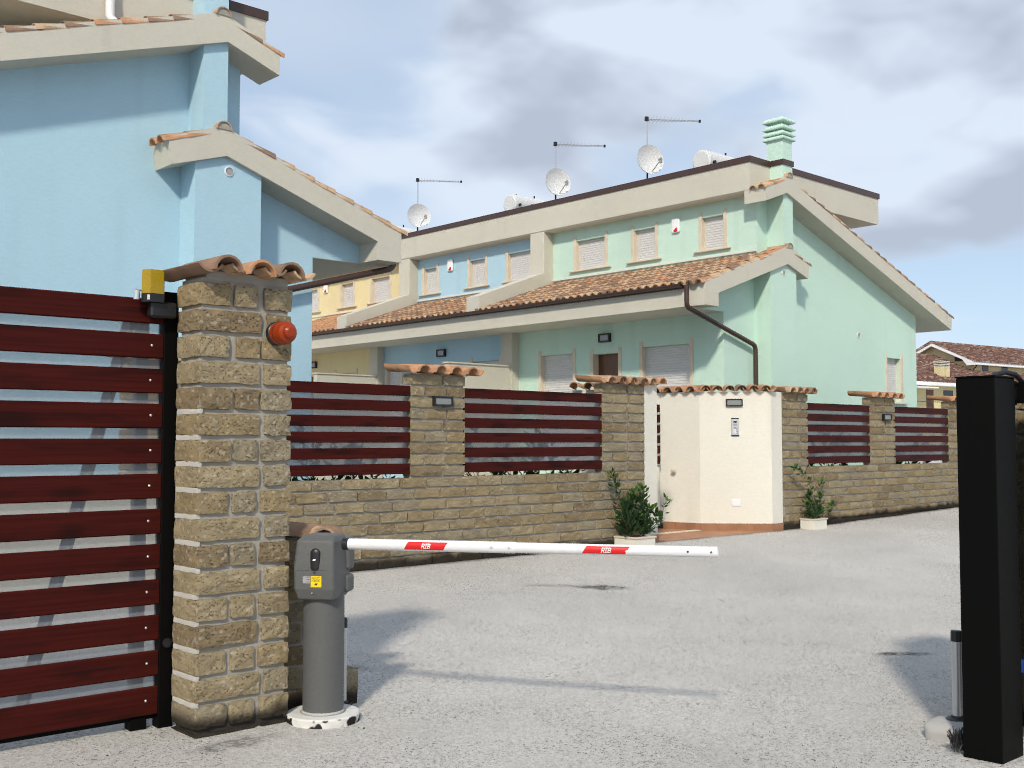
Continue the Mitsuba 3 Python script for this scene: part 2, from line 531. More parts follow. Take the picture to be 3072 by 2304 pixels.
# ---------------------------------------------------------------- clay roof tiles
def coppo(L=0.45, r0=0.088, r1=0.072, t=0.014, seg=8, span=PI, down=False):
    """a half-round tile from the origin along +y, wide end first"""
    ang = np.linspace(PI/2-span/2, PI/2+span/2, seg+1)
    rings = []
    for y, r in ((0, r0), (L*0.5, (r0+r1)/2), (L, r1)):
        for rr in (r, r-t):
            rings.append(np.stack([rr*np.cos(ang), np.full(seg+1, y), rr*np.sin(ang)], -1))
    v = np.vstack(rings)
    n, f = seg+1, []
    ring = lambda k: k*n
    for a in (0, 2):
        for j in range(seg):
            o0, o1, i0, i1 = ring(a)+j, ring(a+2)+j, ring(a+1)+j, ring(a+3)+j
            f += [[o0, o0+1, o1+1], [o0, o1+1, o1], [i0, i1+1, i0+1], [i0, i1, i1+1]]
        for j in (0, seg):
            f += [[ring(a)+j, ring(a+2)+j, ring(a+3)+j], [ring(a)+j, ring(a+3)+j, ring(a+1)+j]]
    for a in (0, 4):
        for j in range(seg):
            o, i = ring(a)+j, ring(a+1)+j
            f += [[o, i, i+1], [o, i+1, o+1]]
    m = trimesh.Trimesh(v, f, process=False)
    m.fix_normals()
    if down:
        m.apply_transform(np.diag([1, 1, -1, 1.0]))
        m.invert()
    return m


TILE = mikit.ply(coppo(), CLAY[0], smooth=40)
TILE_LOW = mikit.ply(coppo(L=0.42, r0=0.086, r1=0.070, seg=6), CLAY[0], smooth=40)
TILE_PAN = mikit.ply(coppo(L=0.47, r0=0.080, r1=0.092, down=True), CLAY[0], smooth=40)
TILE_SHALLOW = mikit.ply(coppo(L=0.47, r0=0.088, r1=0.096, span=2.1, down=True), CLAY[0], smooth=40)
TILE_BIG = mikit.ply(coppo(L=0.50, r0=0.105, r1=0.098, seg=10), CLAY[0], smooth=40)


def tile_at(parent, o, ydir, up, shape=TILE, var=None, name='roof_tile', jit=0.012):
    y = np.asarray(ydir, float)/np.linalg.norm(ydir)
    z = np.asarray(up, float)-y*(np.asarray(up, float)@y)
    z /= np.linalg.norm(z)
    x = np.cross(y, z)
    a = rng.uniform(-jit, jit)*1.5
    x, y = x*math.cos(a)+y*math.sin(a), y*math.cos(a)-x*math.sin(a)
    o = np.asarray(o, float)+z*rng.uniform(-jit, jit)*0.35
    put(parent, name, shape, var or rng.choices(CLAY, [4, 3, 2])[0], world=frame(o, x, y, z))


def cap_row(parent, p0, p1, n, out, front=0.12, z=2.39, mix_=None, tilt=0.10):
    """coppi laid side by side along p0-p1, their open ends towards 'out', with pan tiles between"""
    p0, p1, out = np.array(p0, float), np.array(p1, float), np.array(out, float)
    out /= np.linalg.norm(out)
    along = (p1-p0)/np.linalg.norm(p1-p0)
    for k in range(n+1):
        c = p0+(p1-p0)*k/n+out*(front-0.025)
        tile_at(parent, [c[0], c[1], z+0.078], [-out[0], -out[1], tilt], [0, 0, 1], TILE_PAN, rng.choices(CLAY, mix_)[0] if mix_ else None)
    for k in range(n):
        c = p0+(p1-p0)*(k+0.5)/n+out*(front+rng.uniform(0, 0.02))
        tile_at(parent, [c[0], c[1], z+0.015], [-out[0], -out[1], tilt], [0, 0, 1], TILE, rng.choices(CLAY, mix_)[0] if mix_ else None)


# ---------------------------------------------------------------- near gate pillar
gp = thing('gate_pillar', 'tall tuff brick gate pillar nearest the camera, capped with three curved clay tiles', 'pillar')
PX0, PX1, PY0, PY1 = 2.807, 3.385, 5.543, 5.825
put(gp, 'mortar', bx(PX0+0.021, PX1-0.021, PY0+0.021, PY1-0.021, -0.05, 2.50), 'mortar')
W = Wall(gp, fine=True)
CH, BH = 0.1437, 0.121
pat = {0: [(0, .196), (.215, .365), (.388, .578)], 1: [(0, .382), (.408, .578)]}
for k in range(18):
    z0 = 2.52-(k+1)*CH-0.026
    if z0 < -0.14:
        break
    h = BH if k else 0.125
    segs = pat[k % 2]
    jx = [rng.uniform(-0.012, 0.012) for _ in range(3)]
    for i, (a, b) in enumerate(segs):
        a = PX0+a+(jx[i] if i else 0)
        b = PX0+b+(jx[i] if i+1 < len(segs) else 0)
        W.brick([(a+b)/2, (PY0+PY1)/2, z0+h/2], b-a, PY1-PY0, h)
tar = [2.6, 2.8, 3.0, 3.2, 3.4]
for c, v, z in ((2.905, 'clay_brown', 2.527), (3.11, 'clay_orange', 2.520), (3.305, 'clay_brown', 2.530)):
    tile_at(gp, [c, 5.41+rng.uniform(-.01, .01), z], [-0.03, 1, 0.04], [0, 0, 1], TILE, v, jit=0.005)
for c, v in ((2.815, 'clay_brown'), (3.01, 'clay_tan'), (3.21, 'clay_tan'), (3.40, 'clay_tan')):
    tile_at(gp, [c, 5.44, 2.612 if c > 3 else 2.600], [-0.03, 1, 0.0], [0, 0, 1], TILE_SHALLOW, v, jit=0.005)
for k in range(5, 17):
    z = 2.494-k*CH
    y0_, y1_ = PY0+0.004+rng.uniform(0, .012), PY1-0.012
    m = brick_mesh(0.026, y1_-y0_, 0.030, 0.004, 0.003, (2, 8, 2), seed=k*7)
    put(gp, 'pale_joint', trimesh.Trimesh(m[0]+[PX0+0.014, (y0_+y1_)/2, z-0.0113], np.vstack([m[1][:, [0, 1, 2]], m[1][:, [0, 2, 3]]]), process=True, merge_norm=True), 'plinth_white', 40)
put(gp, 'mortar_bed', bx(2.85, 3.36, 5.56, 5.81, 2.49, 2.54), 'mortar')

bl = thing('rotating_beacon', 'orange dome beacon sticking out of the near brick pillar', 'beacon lamp')
put(bl, 'base', lathe([[0, 0], [0.068, 0], [0.068, 0.025], [0.060, 0.032], [0, 0.036]], 28, (3.275, 5.538, 2.215), (0, -1, 0)), 'black_plastic', 35)
put(bl, 'dome', lathe([[0.060, 0.02], [0.066, 0.04], [0.065, 0.10], [0.058, 0.128], [0.040, 0.140], [0.038, 0.160], [0.026, 0.170], [0, 0.172]], 32, (3.275, 5.538, 2.215), (0, -1, 0)), 'amber_orange', 35)
put(bl, 'ring', lathe([[0.0640, 0.060], [0.0670, 0.062], [0.0670, 0.070], [0.0640, 0.072]], 32, (3.275, 5.538, 2.215), (0, -1, 0)), 'amber_inner', True)

# ---------------------------------------------------------------- sliding gate
GD = np.array([math.cos(-0.0304), math.sin(-0.0304), 0.0])      # along the gate, to the right
GN = np.array([-GD[1], GD[0], 0.0])
GO = np.array([2.80, 5.85, 0.0])


def G(s, t, z):
    """a point of the gate: s metres left of its closing post (negative), t behind its face"""
    return GO+GD*s+GN*t+np.array([0, 0, z])


GF = frame(GO, GD, GN, [0, 0, 1])


def gbox(s0, s1, t0, t1, z0, z1, bev=0.0):
    m = bx(s0, s1, t0, t1, z0, z1, bev)
    m.apply_transform(GF)
    return m


sg = thing('sliding_gate', 'dark red wooden slatted sliding gate with frosted backing beside the near brick pillar', 'gate')
for k in range(12):
    top = 2.393-0.1945*k
    h = 0.137 if k < 11 else 0.152
    s = put(sg, 'slat', gbox(-3.4, -0.052, 0.0, 0.028, top-h, top, 0.006), 'wood_mahogany')
    for q in (-0.125,):
        m = lathe([[0, 0.006], [0.004, 0.0055], [0.0075, 0.002], [0.008, 0]], 12, G(q+rng.uniform(-.004, .004), 0.0, top-h*0.5+0.004), -GN)
        put(s, 'screw', m, 'screw_steel', True)
put(sg, 'end_post', gbox(-0.055, 0.03, -0.006, 0.075, -0.01, 2.44, 0.004), 'black_steel', label='black steel closing post of the gate')
put(sg, 'backing_panel', gbox(-3.4, -0.06, 0.040, 0.0405, 0.13, 2.36), 'frosted_panel')
put(sg, 'upright', gbox(-0.19, -0.118, 0.05, 0.095, 0.03, 2.36), 'grey_paint', label='grey steel upright behind the frosted backing')
put(sg, 'upright', gbox(-1.95, -1.88, 0.05, 0.095, 0.03, 2.36), 'grey_paint')
a, b = G(-0.215, 0.075, 2.30), G(-0.76, 0.075, 0.20)
put(sg, 'brace', tube([a, b], 0.036, 4), 'grey_paint', label='slanting grey steel brace behind the frosted backing')
put(sg, 'bottom_rail', gbox(-3.4, -0.06, 0.03, 0.09, 0.075, 0.135), 'black_steel')
put(sg, 'foot', gbox(-0.20, -0.11, 0.02, 0.10, 0.0, 0.09), 'black_steel')
m = tube([G(-0.012, -0.016, 0.485), G(-0.012, -0.004, 0.485)], 0.026, 20)
put(sg, 'roller_socket', m, 'black_plastic', 40)

fl = thing('flashing_lamp', 'amber yellow flashing lamp on a black base on top of the sliding gate post', 'flashing lamp')
cx, cy = 2.655, 5.80
ang = np.radians([-64, -116, 172, 116, 64, 8])
hexa = [(cx+0.066*math.cos(t), cy+0.060*math.sin(t)) for t in np.radians([-55, -125, -180, 125, 55, 0])]
P6 = Polygon(hexa)
put(fl, 'lens', ext(P6, 2.412, 2.538, 'xy'), 'amber_yellow')
put(fl, 'lid', ext(P6.buffer(-0.004), 2.538, 2.544, 'xy'), 'amber_yellow')
put(fl, 'base', cat(ext(P6.buffer(0.002), 2.365, 2.412, 'xy'), bx(2.635, 2.785, 5.775, 5.84, 2.285, 2.372, 0.01)), 'black_plastic')
put(fl, 'nameplate', bx(2.602, 2.618, 5.752, 5.758, 2.375, 2.402), 'white_plastic', label='small white maker plate on the black base')
put(fl, 'lock', cat(tube([(2.560, 5.80, 2.375), (2.560, 5.80, 2.425)], 0.018, 14), tube([(2.545, 5.79, 2.428), (2.600, 5.80, 2.428)], 0.006, 8)), 'screw_steel', 40)

# ---------------------------------------------------------------- low stub wall behind the barrier, photocells
st = thing('stub_wall', 'low shaded brick stub behind the barrier, topped by two clay tiles', 'wall')
put(st, 'mortar', bx(3.42, 3.79, 5.735, 5.855, -0.05, 1.03), 'mortar')
W = Wall(st, fine=False)
for k in range(8):
    z0 = 0.02+k*0.127
    for a, b in course(3.40, 3.81, 0.19 if k % 2 else 0.0):
        W.brick([(a+b)/2, 5.795, z0+0.0575], b-a, 0.14, 0.115)
W.brick([3.85, 5.71, 0.10], 0.16, 0.14, 0.24)
tile_at(st, [3.40, 5.77, 1.05], [1, -0.05, -0.10], [0, 0, 1], TILE, 'clay_brown')
tile_at(st, [3.66, 5.62, 1.00], [0.15, 1, 0.06], [0, 0, 1], TILE_LOW, 'clay_tan')

for nm, lab, x, y, zb, h in (('photocell_post', 'steel photocell post with a black cap, half hidden behind the barrier column', 3.815, 5.64, 0.015, 0.52),
                             ('photocell_post', 'steel photocell post with a black cap on a concrete pad beside the black gate post', 5.904, 2.825, 0.085, 0.485)):
    k = thing(nm, lab, 'post', 'photocell posts')
    put(k, 'tube', tube([(x, y, zb), (x, y, zb+h-0.055)], 0.026, 24), 'brushed_steel', 40)
    put(k, 'cap', tube([(x, y, zb+h-0.058), (x, y, zb+h-0.012), (x, y, zb+h)], [0.0285, 0.0285, 0.026], 24), 'black_plastic', 40)
    put(k, 'flange', lathe([[0, 0], [0.062, 0], [0.062, 0.008], [0.052, 0.016], [0.036, 0.018], [0.032, 0.028], [0, 0.028]], 28, (x, y, zb)), 'black_plastic', 35)
pad = trimesh.creation.icosphere(3)
v = np.array(pad.vertices)
v = np.sign(v)*np.abs(v)**0.55*np.array([0.155, 0.155, 0.085])
v *= (0.93+0.2*meshkit.fbm(v*14+4, 3)[:, None])
pad = trimesh.Trimesh(v, pad.faces, process=False)
pad.apply_translation([5.90, 2.82, 0.005])
k = thing('concrete_pad', 'rough whitish concrete pad carrying the photocell post on the right', 'concrete pad')
put(None, k, pad, 'concrete', 50)
br = []
for i in range(90):
    o = np.array([5.60, 2.66, 0.02])+np.array([rng.gauss(0, .025), rng.gauss(0, .02), 0])
    br.append(tube([o, o+np.array([rng.gauss(0, .03), rng.gauss(0, .03), rng.uniform(.06, .11)])], 0.0025, 4))
k = thing('brush_tuft', 'dark bristly brush tuft at the foot of the black gate post', 'brush')
put(None, k, cat(br), 'black_plastic')

# ---------------------------------------------------------------- barrier
BC = np.array([3.443, 5.277, 0.0])
BU = np.array([1.198, -1.581, 0.0]); BU /= np.linalg.norm(BU)
BN = np.array([BU[1], -BU[0], 0.0])                    # front, towards the camera
BF = frame(BC, BU, BN, [0, 0, 1])
BF2 = frame(BC, BU, -BN, [0, 0, 1])


SC = 1.036
SCM = np.diag([SC, SC, SC, 1.0])
SCM[2, 3] = 1.6*(1-SC)


def B(m):
    m.apply_transform(SCM@BF2)                        # local x along the arm, -y to the front
    return m


rb = thing('road_barrier', 'grey road barrier with a long white boom and red stickers beside the near brick pillar', 'barrier')
put(rb, 'column', B(tube([(0, 0, 0.09), (0, 0, 0.76)], 0.1135, 40)), 'grey_plastic', 40)
r = 0.022
pts = []
for z, w0, w1, f, bk in ((1.062, 0.098, 0.100, -0.128, 0.085), (1.045, 0.112, 0.108, -0.150, 0.10), (0.92, 0.121, 0.115, -0.167, 0.115), (0.80, 0.119, 0.115, -0.164, 0.115), (0.755, 0.108, 0.108, -0.150, 0.11)):
    pts += [(-w0+r, f+r, z), (w1-r, f+r, z), (-w0+r, bk-r, z), (w1-r, bk-r, z)]
put(rb, 'housing', B(hull(pts, r, 16)), 'grey_plastic', 50)
lobe = hull([(x, y, z) for x in (0.06, 0.115) for y in (0.06, 0.118) for z in (1.045, 0.90)], 0.02, 12)
lobe2 = hull([(x, y, z) for x in (0.06, 0.115) for y in (0.05, 0.112) for z in (0.835, 0.775)], 0.02, 12)
put(rb, 'motor_cover', B(cat(lobe, lobe2)), 'grey_plastic', 50)
put(rb, 'seam', B(bx(-0.100, 0.075, -0.1676, -0.160, 0.8972, 0.8985)), 'black_plastic')
kc = hull([(0.0055, -0.158, 0.989), (0.0055, -0.158, 0.915)], 0.0285, 24)
kc.vertices[:, 1] = -0.160+(kc.vertices[:, 1]+0.158)*0.5
put(rb, 'key_cover', B(kc), 'black_plastic', 40, label='black rounded key cover on the grey housing')
kc = hull([(0.0055, -0.158, 0.925), (0.0055, -0.158, 0.899)], 0.0275, 24)
kc.vertices[:, 1] = -0.1615+(kc.vertices[:, 1]+0.158)*0.3
put(rb, 'key_flap', B(kc), 'grey_plastic', 40)
put(rb, 'keyhole', B(tube([(0.004, -0.1715, 0.886), (0.004, -0.16, 0.886)], 0.0045, 10)), 'black_plastic')
put(rb, 'key_logo', B(ext([(-0.006, 0.951), (-0.001, 0.961), (0.014, 0.961), (0.009, 0.951)], -0.1752, -0.172, 'xz')), 'print_white')
sk = put(rb, 'warning_sticker', B(bx(-0.016, 0.044, -0.1700, -0.160, 0.808, 0.868)), 'yellow_vinyl', label='square yellow warning sticker with small print')
ln = [bx(-0.011, x, -0.1708, -0.1698, z, z+0.0018) for x, z in ((0.036, 0.859), (0.026, 0.854), (0.039, 0.848), (0.034, 0.843), (0.039, 0.838))]
ln.append(ext([(0.004, 0.819), (0.009, 0.829), (0.024, 0.829), (0.019, 0.819)], -0.1708, -0.1698, 'xz'))
put(sk, 'print', B(cat(ln)), 'print_dark')
sk = put(rb, 'rating_label', B(bx(-0.062, -0.020, -0.1695, -0.160, 0.828, 0.866)), 'print_silver', label='small silver rating label')
put(sk, 'print', B(cat([bx(-0.040, -0.024, -0.1703, -0.1693, z, z+0.0028) for z in (0.860, 0.848, 0.834)])), 'print_dark')
put(rb, 'screw', B(tube([(-0.011, -0.166, 0.775), (-0.011, -0.150, 0.775)], 0.004, 10)), 'screw_steel')
k = thing('barrier_plinth', 'round white painted plinth with flaking black edge under the barrier column', 'plinth')
put(None, k, lathe([[0, -0.05], [0.208, -0.05], [0.210, 0.040], [0.204, 0.049], [0.0, 0.052]], 56, (BC[0]*SC, BC[1]*SC, 0.0)), 'plinth_paint', 30)
put(rb, 'mortar_ring', lathe([[0.116, 0.05], [0.130, 0.052], [0.120, 0.062], [0.116, 0.066]], 40, (BC[0]*SC, BC[1]*SC, 0)), 'concrete', True)
# the boom
A0, A1 = np.array([3.584, 5.247, 1.020]), np.array([4.655, 3.480, 1.030])
AD = (A1-A0)/np.linalg.norm(A1-A0)
AL = np.linalg.norm(A1-A0)
AF = np.array([-AD[1], AD[0], 0])
AF = -AF if AF@(EYE-A0) < 0 else AF
AF /= np.linalg.norm(AF)
AU = np.cross(AF, AD); AU = AU if AU[2] > 0 else -AU
tilt = math.radians(6)
S_J = 0.985
RA, RB = 0.0310, 0.0285


def pipe(s0, s1, r, t=0.0025, seg=36):
    o = tube([A0+AD*s0, A0+AD*s1], r, seg, cap=False)
    i = tube([A0+AD*s0, A0+AD*s1], r-t, seg, cap=False)
    i.invert()
    n, v, f = seg, np.vstack([o.vertices, i.vertices]), [o.faces, i.faces+len(o.vertices)]
    m = len(o.vertices)
    e = []
    for j in range(n):
        k = (j+1) % n
        e += [[j, m+k, k], [j, m+j, m+k], [n+j, n+k, m+n+k], [n+j, m+n+k, m+n+j]]
    return trimesh.Trimesh(v, np.vstack(f+[np.array(e)]), process=False)


boom = put(rb, 'boom', pipe(0.0, S_J, RA), 'white_paint', 40)
put(rb, 'boom_extension', pipe(S_J-0.2, AL, RB), 'white_paint', 40)
put(rb, 'collar', pipe(-0.03, 0.004, RA+0.003, 0.006), 'black_plastic', 40)


def arm_pt(s, a, r):
    return A0+AD*s+r*(math.cos(a)*AF+math.sin(a)*AU)


def wrap(m, s0, r):
    """a flat mesh in the xy plane (x along the boom, y up round it, z out) laid on the boom"""
    v = np.array(m.vertices)
    out = np.array([arm_pt(s0+x, y/r, r+z) for x, y, z in v])
    return trimesh.Trimesh(out, m.faces, process=False)


def grid_sheet(w, h, shear, nx=24, ny=10, th=0.0006, ragged=False):
    v, f = [], []
    for j in range(ny+1):
        for i in range(nx+1):
            y = h*(j/ny-0.5)
            x = w*i/nx+shear*(j/ny)
            if ragged and i == nx:
                x -= 0.018*max(0, 1-abs(j/ny-0.42)*7)
            v.append([x, y, th])
    for j in range(ny):
        for i in range(nx):
            a = j*(nx+1)+i
            f += [[a, a+1, a+nx+2], [a, a+nx+2, a+nx+1]]
    return trimesh.Trimesh(v, f, process=False)


def logo(w):
    """three slanted white letters, read off the boom"""
    t = meshkit.text_mesh('RIB', 0.026, 0.0004, bold=True)
    t = t.subdivide_to_size(0.006)
    v = np.array(t.vertices)
    v -= [v[:, 0].min(), (v[:, 1].min()+v[:, 1].max())/2, v[:, 2].min()]
    v[:, 0] *= 0.052/v[:, 0].max()
    v[:, 0] += v[:, 1]*0.28
    v[:, 2] += 0.0012
    return trimesh.Trimesh(v, t.faces, process=False)


for s0, r0, rag in ((0.345, RA, False), (1.355, RB, True)):
    sk = put(rb, 'red_sticker', wrap(grid_sheet(0.232, 1.5*r0, 0.026, ragged=rag), s0, r0), 'red_vinyl', True,
             label='red slanted sticker with white letters%s' % (', torn at its right end' if rag else ', nearer the housing'))
    put(sk, 'lettering', wrap(logo(0.05), s0+0.107, r0), 'print_white')
for s, r0, mtl in ((0.855, RA, 'screw_steel'), (0.955, RA, 'screw_steel')):
    c = arm_pt(s, 0.05, r0-0.001)
    put(rb, 'bolt', lathe([[0.0085, 0], [0.0085, 0.0015], [0.005, 0.002], [0.005, 0.006], [0, 0.006]], 12, c, (c-A0-AD*s)/np.linalg.norm(c-A0-AD*s)), mtl, 35)
for s in (1.915, 2.035):
    c = arm_pt(s, 0.05, RB-0.0008)
    put(rb, 'bolt_hole', lathe([[0.006, 0], [0.006, 0.0012], [0, 0.0012]], 12, c, (c-A0-AD*s)/np.linalg.norm(c-A0-AD*s)), 'black_plastic')

# ---------------------------------------------------------------- boundary wall, its pillars and slatted panels
YW, ZT, CW = 10.0, 1.195, 0.1265
for name, x0, x1, xb, lab in (('brick_wall', -9.0, 11.727, 5.6, 'long low tuff brick wall left of the white entrance, behind the boom'),
                              ('brick_wall', 15.081, 25.0, 15.081, 'low tuff brick wall right of the white entrance, rising ground at its foot')):
    k = thing(name, lab, 'wall', 'boundary brick walls')
    put(k, 'mortar', bx(xb+0.01, x1-0.01, YW+0.019, YW+0.15, -0.1, ZT-0.012), 'mortar')
    if xb > x0:
        put(k, 'plastered_stretch', bx(x0, xb, YW+0.004, YW+0.15, -0.1, ZT-0.006), 'plaster_cream')
    W = Wall(k)
    for c in range(9):
        z1 = ZT-c*CW
        if z1 < 0.16:
            break
        for a, b in course(xb, x1, (0.0, 0.19, 0.1, 0.28, 0.05, 0.23, 0.13, 0.3, 0.2)[c]+(0.07 if x0 > 12 else 0)):
            W.brick([(a+b)/2+rng.uniform(-.003, .003), YW+0.07+rng.uniform(-.003, .003), z1-CW/2+0.001], b-a, 0.145, 0.109+rng.uniform(-.002, .002)//0.001*0.001)

PILLARS = [(4.33, 5.14, 4, 'plain tuff pillar seen through the sliding gate'), (7.663, 8.471, 4, 'tuff brick pillar with a small wall lamp, between the two left slatted panels'),
           (10.872, 11.727, 4, 'tuff brick pillar beside the white entrance on its left, above the leafy planter'), (15.090, 15.828, 4, 'tuff brick pillar beside the white entrance on its right, above the sparse planter'),
           (17.811, 18.688, 4, 'tuff brick pillar with a small square wall lamp, between the two right slatted panels'), (20.773, 21.6, 4, 'tuff brick pillar partly hidden by the black gate post')]
for i, (a, b, nt, lab) in enumerate(PILLARS):
    k = thing('brick_pillar', lab, 'pillar', 'pillars of the boundary wall')
    put(k, 'mortar', bx(a+0.016, b-0.016, YW+0.018, YW+0.15, ZT-0.02, 2.38), 'mortar')
    W = Wall(k)
    pitch = (2.375-ZT)/9
    for c in range(9):
        z0 = ZT+c*pitch+0.004
        if c % 2 == 0:
            segs = [(a, a+(b-a)*0.565), (a+(b-a)*0.565+0.022, b)]
        else:
            segs = [(a, a+0.19), (a+0.212, a+0.205+0.31), (a+0.205+0.332, b)]
        for p, q in segs:
            W.brick([(p+q)/2, YW+0.075, z0+pitch/2-0.004], q-p, 0.16, pitch-0.019)
    if i == 2:
        cap_row(k, (a-0.05, YW+0.0), (b-0.02, YW+0.0), 4, (0, -1), 0.12, 2.375)
    elif i == 3:
        cap_row(k, (a+0.02, YW+0.0), (b+0.10, YW+0.0), 4, (0, -1), 0.12, 2.375)
    else:
        cap_row(k, (a-0.02, YW+0.0), (b+0.14, YW+0.0), nt, (0, -1), 0.12, 2.375, [5, 3, 1] if i in (1, 4, 5) else None)

PANELS = [(5.14, 7.663, 'slatted dark red fence panel nearest the near brick pillar, plants behind it'), (8.474, 10.872, 'slatted dark red fence panel left of the white entrance, second from the near pillar'),
          (15.839, 17.811, 'slatted dark red fence panel just right of the white entrance'), (18.690, 20.773, 'rightmost slatted dark red fence panel, beside the black gate post')]
for a, b, lab in PANELS:
    k = thing('fence_panel', lab, 'fence', 'slatted panels of the boundary wall')
    for s in range(6):
        top = 2.233-0.1765*s
        put(k, 'slat', bx(a+0.004, b-0.004, YW+0.006, YW+0.036, top-0.118, top, 0.004), 'wood_mahogany')
    put(k, 'backing_panel', bx(a+0.01, b-0.01, YW+0.062, YW+0.0622, 1.262, 2.20), 'milky_panel')
    put(k, 'post', bx(a-0.002, a+0.012, YW+0.037, YW+0.060, 1.19, 2.21), 'black_steel')


def bulkhead(name, lab, group, o, u, w, h, d=0.05, glass='lamp_glass', catg='wall lamp', bez=0.16):
    """rectangular wall lamp: o its lower left corner on the wall, u along it, the wall's outward normal to the right of u"""
    k = thing(name, lab, catg, group)
    u = np.array([u[0], u[1], 0.0]); u /= np.linalg.norm(u)
    nrm = np.array([u[1], -u[0], 0.0])
    fr = frame(np.array(o, float), u, -nrm, [0, 0, 1])
    e = bez*h
    outer, inner = sbox(0, 0, w, h).buffer(-0.006).buffer(0.006), sbox(e, e, w-e, h-e)
    m = ext(Polygon(outer.exterior.coords, [inner.exterior.coords]), -d, 0.0, 'xz')
    m.apply_transform(fr)
    put(k, 'frame', m, 'black_plastic')
    g = hull([(x, -d*0.55, z) for x in (e+.008, w-e-.008) for z in (e+.008, h-e-.008)], 0.012, 10)
    g.apply_transform(fr)
    put(k, 'glass', g, glass, 40)
    return k


bulkhead('wall_lamp', 'rectangular black framed lamp on the brick pillar between the left slatted panels', 'lamps on the boundary wall', (7.97, YW-0.004, 2.008), (1, 0), 0.278, 0.116)
bulkhead('wall_lamp', 'small black framed lamp on the brick pillar between the right slatted panels', 'lamps on the boundary wall', (18.223, YW-0.004, 1.973), (1, 0), 0.265, 0.12)

# ---------------------------------------------------------------- white entrance niche
en = thing('entrance_wall', 'ivory plastered angled entrance wall between the brick pillars, roofed with curved tiles', 'wall')
C0, C1, C2, C3 = np.array([14.791, 10.0]), np.array([14.033, 10.823]), np.array([13.906, 11.472]), np.array([13.80, 12.2])
ZB = 0.312
plan = Polygon([(15.078, 10.0), tuple(C0), tuple(C1), tuple(C2), tuple(C3), (14.0, 12.22), (14.12, 11.5), (14.24, 10.92), (14.88, 10.2), (15.078, 10.2)])
put(en, 'wall', ext(plan, ZB, 2.385, 'xy'), 'plaster_ivory')
put(en, 'wall_core', ext(plan.buffer(-0.006), 0.05, ZB+0.01, 'xy'), 'mortar')


def skirt(p, q, n, z0, z1):
    p, q = np.array(p, float), np.array(q, float)
    u = (q-p)/np.linalg.norm(q-p)
    L = np.linalg.norm(q-p)/n
    for i in range(n):
        o = p+u*L*i
        m = bx(0.0015, L-0.0015, -0.010, 0.004, z0, z1, 0.002)
        m.apply_transform(frame([o[0], o[1], 0], [u[0], u[1], 0], [-u[1], u[0], 0], [0, 0, 1]))
        put(en, 'skirting_tile', m, 'cotto')


skirt(C1, C0, 4, 0.15, ZB)
skirt(C2, C1, 3, 0.15, ZB)
skirt(C0, (15.078, 10.0), 1, 0.15, ZB)
cap_row(en, C1, C0, 6, ((C0-C1)[1], -(C0-C1)[0]), 0.10, 2.385)
n2 = (C1-C2)
cap_row(en, C2+(C2-C1)*0.25, C1, 4, (n2[1], -n2[0]), 0.10, 2.380)
put(en, 'mail_slot', bx(13.85, 13.905, 11.20, 11.28, 1.12, 1.15, 0.005), 'travertine')
fl_ = Polygon([(11.95, 9.995), (14.791, 9.995), tuple(C1), tuple(C2), tuple(C3), (12.0, 12.2)])
k = thing('entrance_floor', 'terracotta tiled floor of the white entrance, level with the driveway', 'floor', kind='structure')
put(None, k, ext(fl_, 0.05, 0.199, 'xy'), 'cotto')
th = bx(12.0, 14.03, 10.80, 10.92, 0.19, 0.208, 0.004)
k = thing('threshold', 'pale marble threshold strip across the terracotta entrance floor', 'threshold', kind='structure')
put(None, k, th, 'travertine')
wp = thing('white_pier', 'narrow white plastered pier joined to the brick pillar left of the entrance', 'pier')
put(wp, 'plaster', bx(11.73, 12.0, 10.0, 10.2, 0.305, 2.385), 'plaster_ivory')
put(wp, 'skirting_tile', bx(11.73, 12.012, 9.99, 10.19, 0.1, 0.305), 'cotto')
for c in (11.80, 12.0):
    tile_at(wp, [c, 9.885, 2.40], [0, 1, 0.1], [0, 0, 1], TILE)
    tile_at(wp, [c-0.1, 9.91, 2.46], [0, 1, 0.1], [0, 0, 1], TILE_PAN)
lw = Polygon([(12.0, 10.2), (12.0, 10.32), (11.55, 11.12), (11.39, 11.06), (11.82, 10.2)])
put(wp, 'return_wall', ext(lw, 0.2, 2.335, 'xy'), 'plaster_ivory')
for k in range(4):
    tile_at(wp, [11.62+0.10*k, 11.10-0.18*k, 2.345], [-0.87, -0.5, 0.06], [0, 0, 1], TILE)
pg = thing('pedestrian_gate', 'red slatted garden gate glimpsed as a thin strip beside the white pier', 'gate')
for s in range(6):
    put(pg, 'slat', bx(12.2, 13.76, 11.40, 11.43, 2.19-0.165*s-0.125, 2.19-0.165*s, 0.004), 'wood_mahogany')
put(pg, 'panel', bx(12.2, 13.76, 11.455, 11.46, 1.2, 2.2), 'shutter_white')
put(pg, 'lower_panel', bx(12.2, 13.76, 11.42, 11.45, 0.26, 1.19), 'plaster_ivory')
UB = np.array([C0[0]-C1[0], C0[1]-C1[1]]); UB /= np.linalg.norm(UB)
NB = np.array([UB[1], -UB[0]])
bulkhead('wall_lamp', 'black framed oblong lamp on the ivory entrance wall above the intercom', 'lamps on the boundary wall', (14.312+NB[0]*-0.001, 10.521, 2.152), UB, 0.262, 0.118, d=0.04)
ic = thing('intercom_panel', 'silver intercom panel on the ivory entrance wall', 'intercom')
IF = frame([14.368, 10.460, 1.69], [UB[0], UB[1], 0], [-NB[0], -NB[1], 0], [0, 0, 1])


def ib(x0, x1, d0, d1, z0, z1, bev=0.0):
    m = bx(x0, x1, -d1, -d0, z0, z1, bev)
    m.apply_transform(IF)
    return m


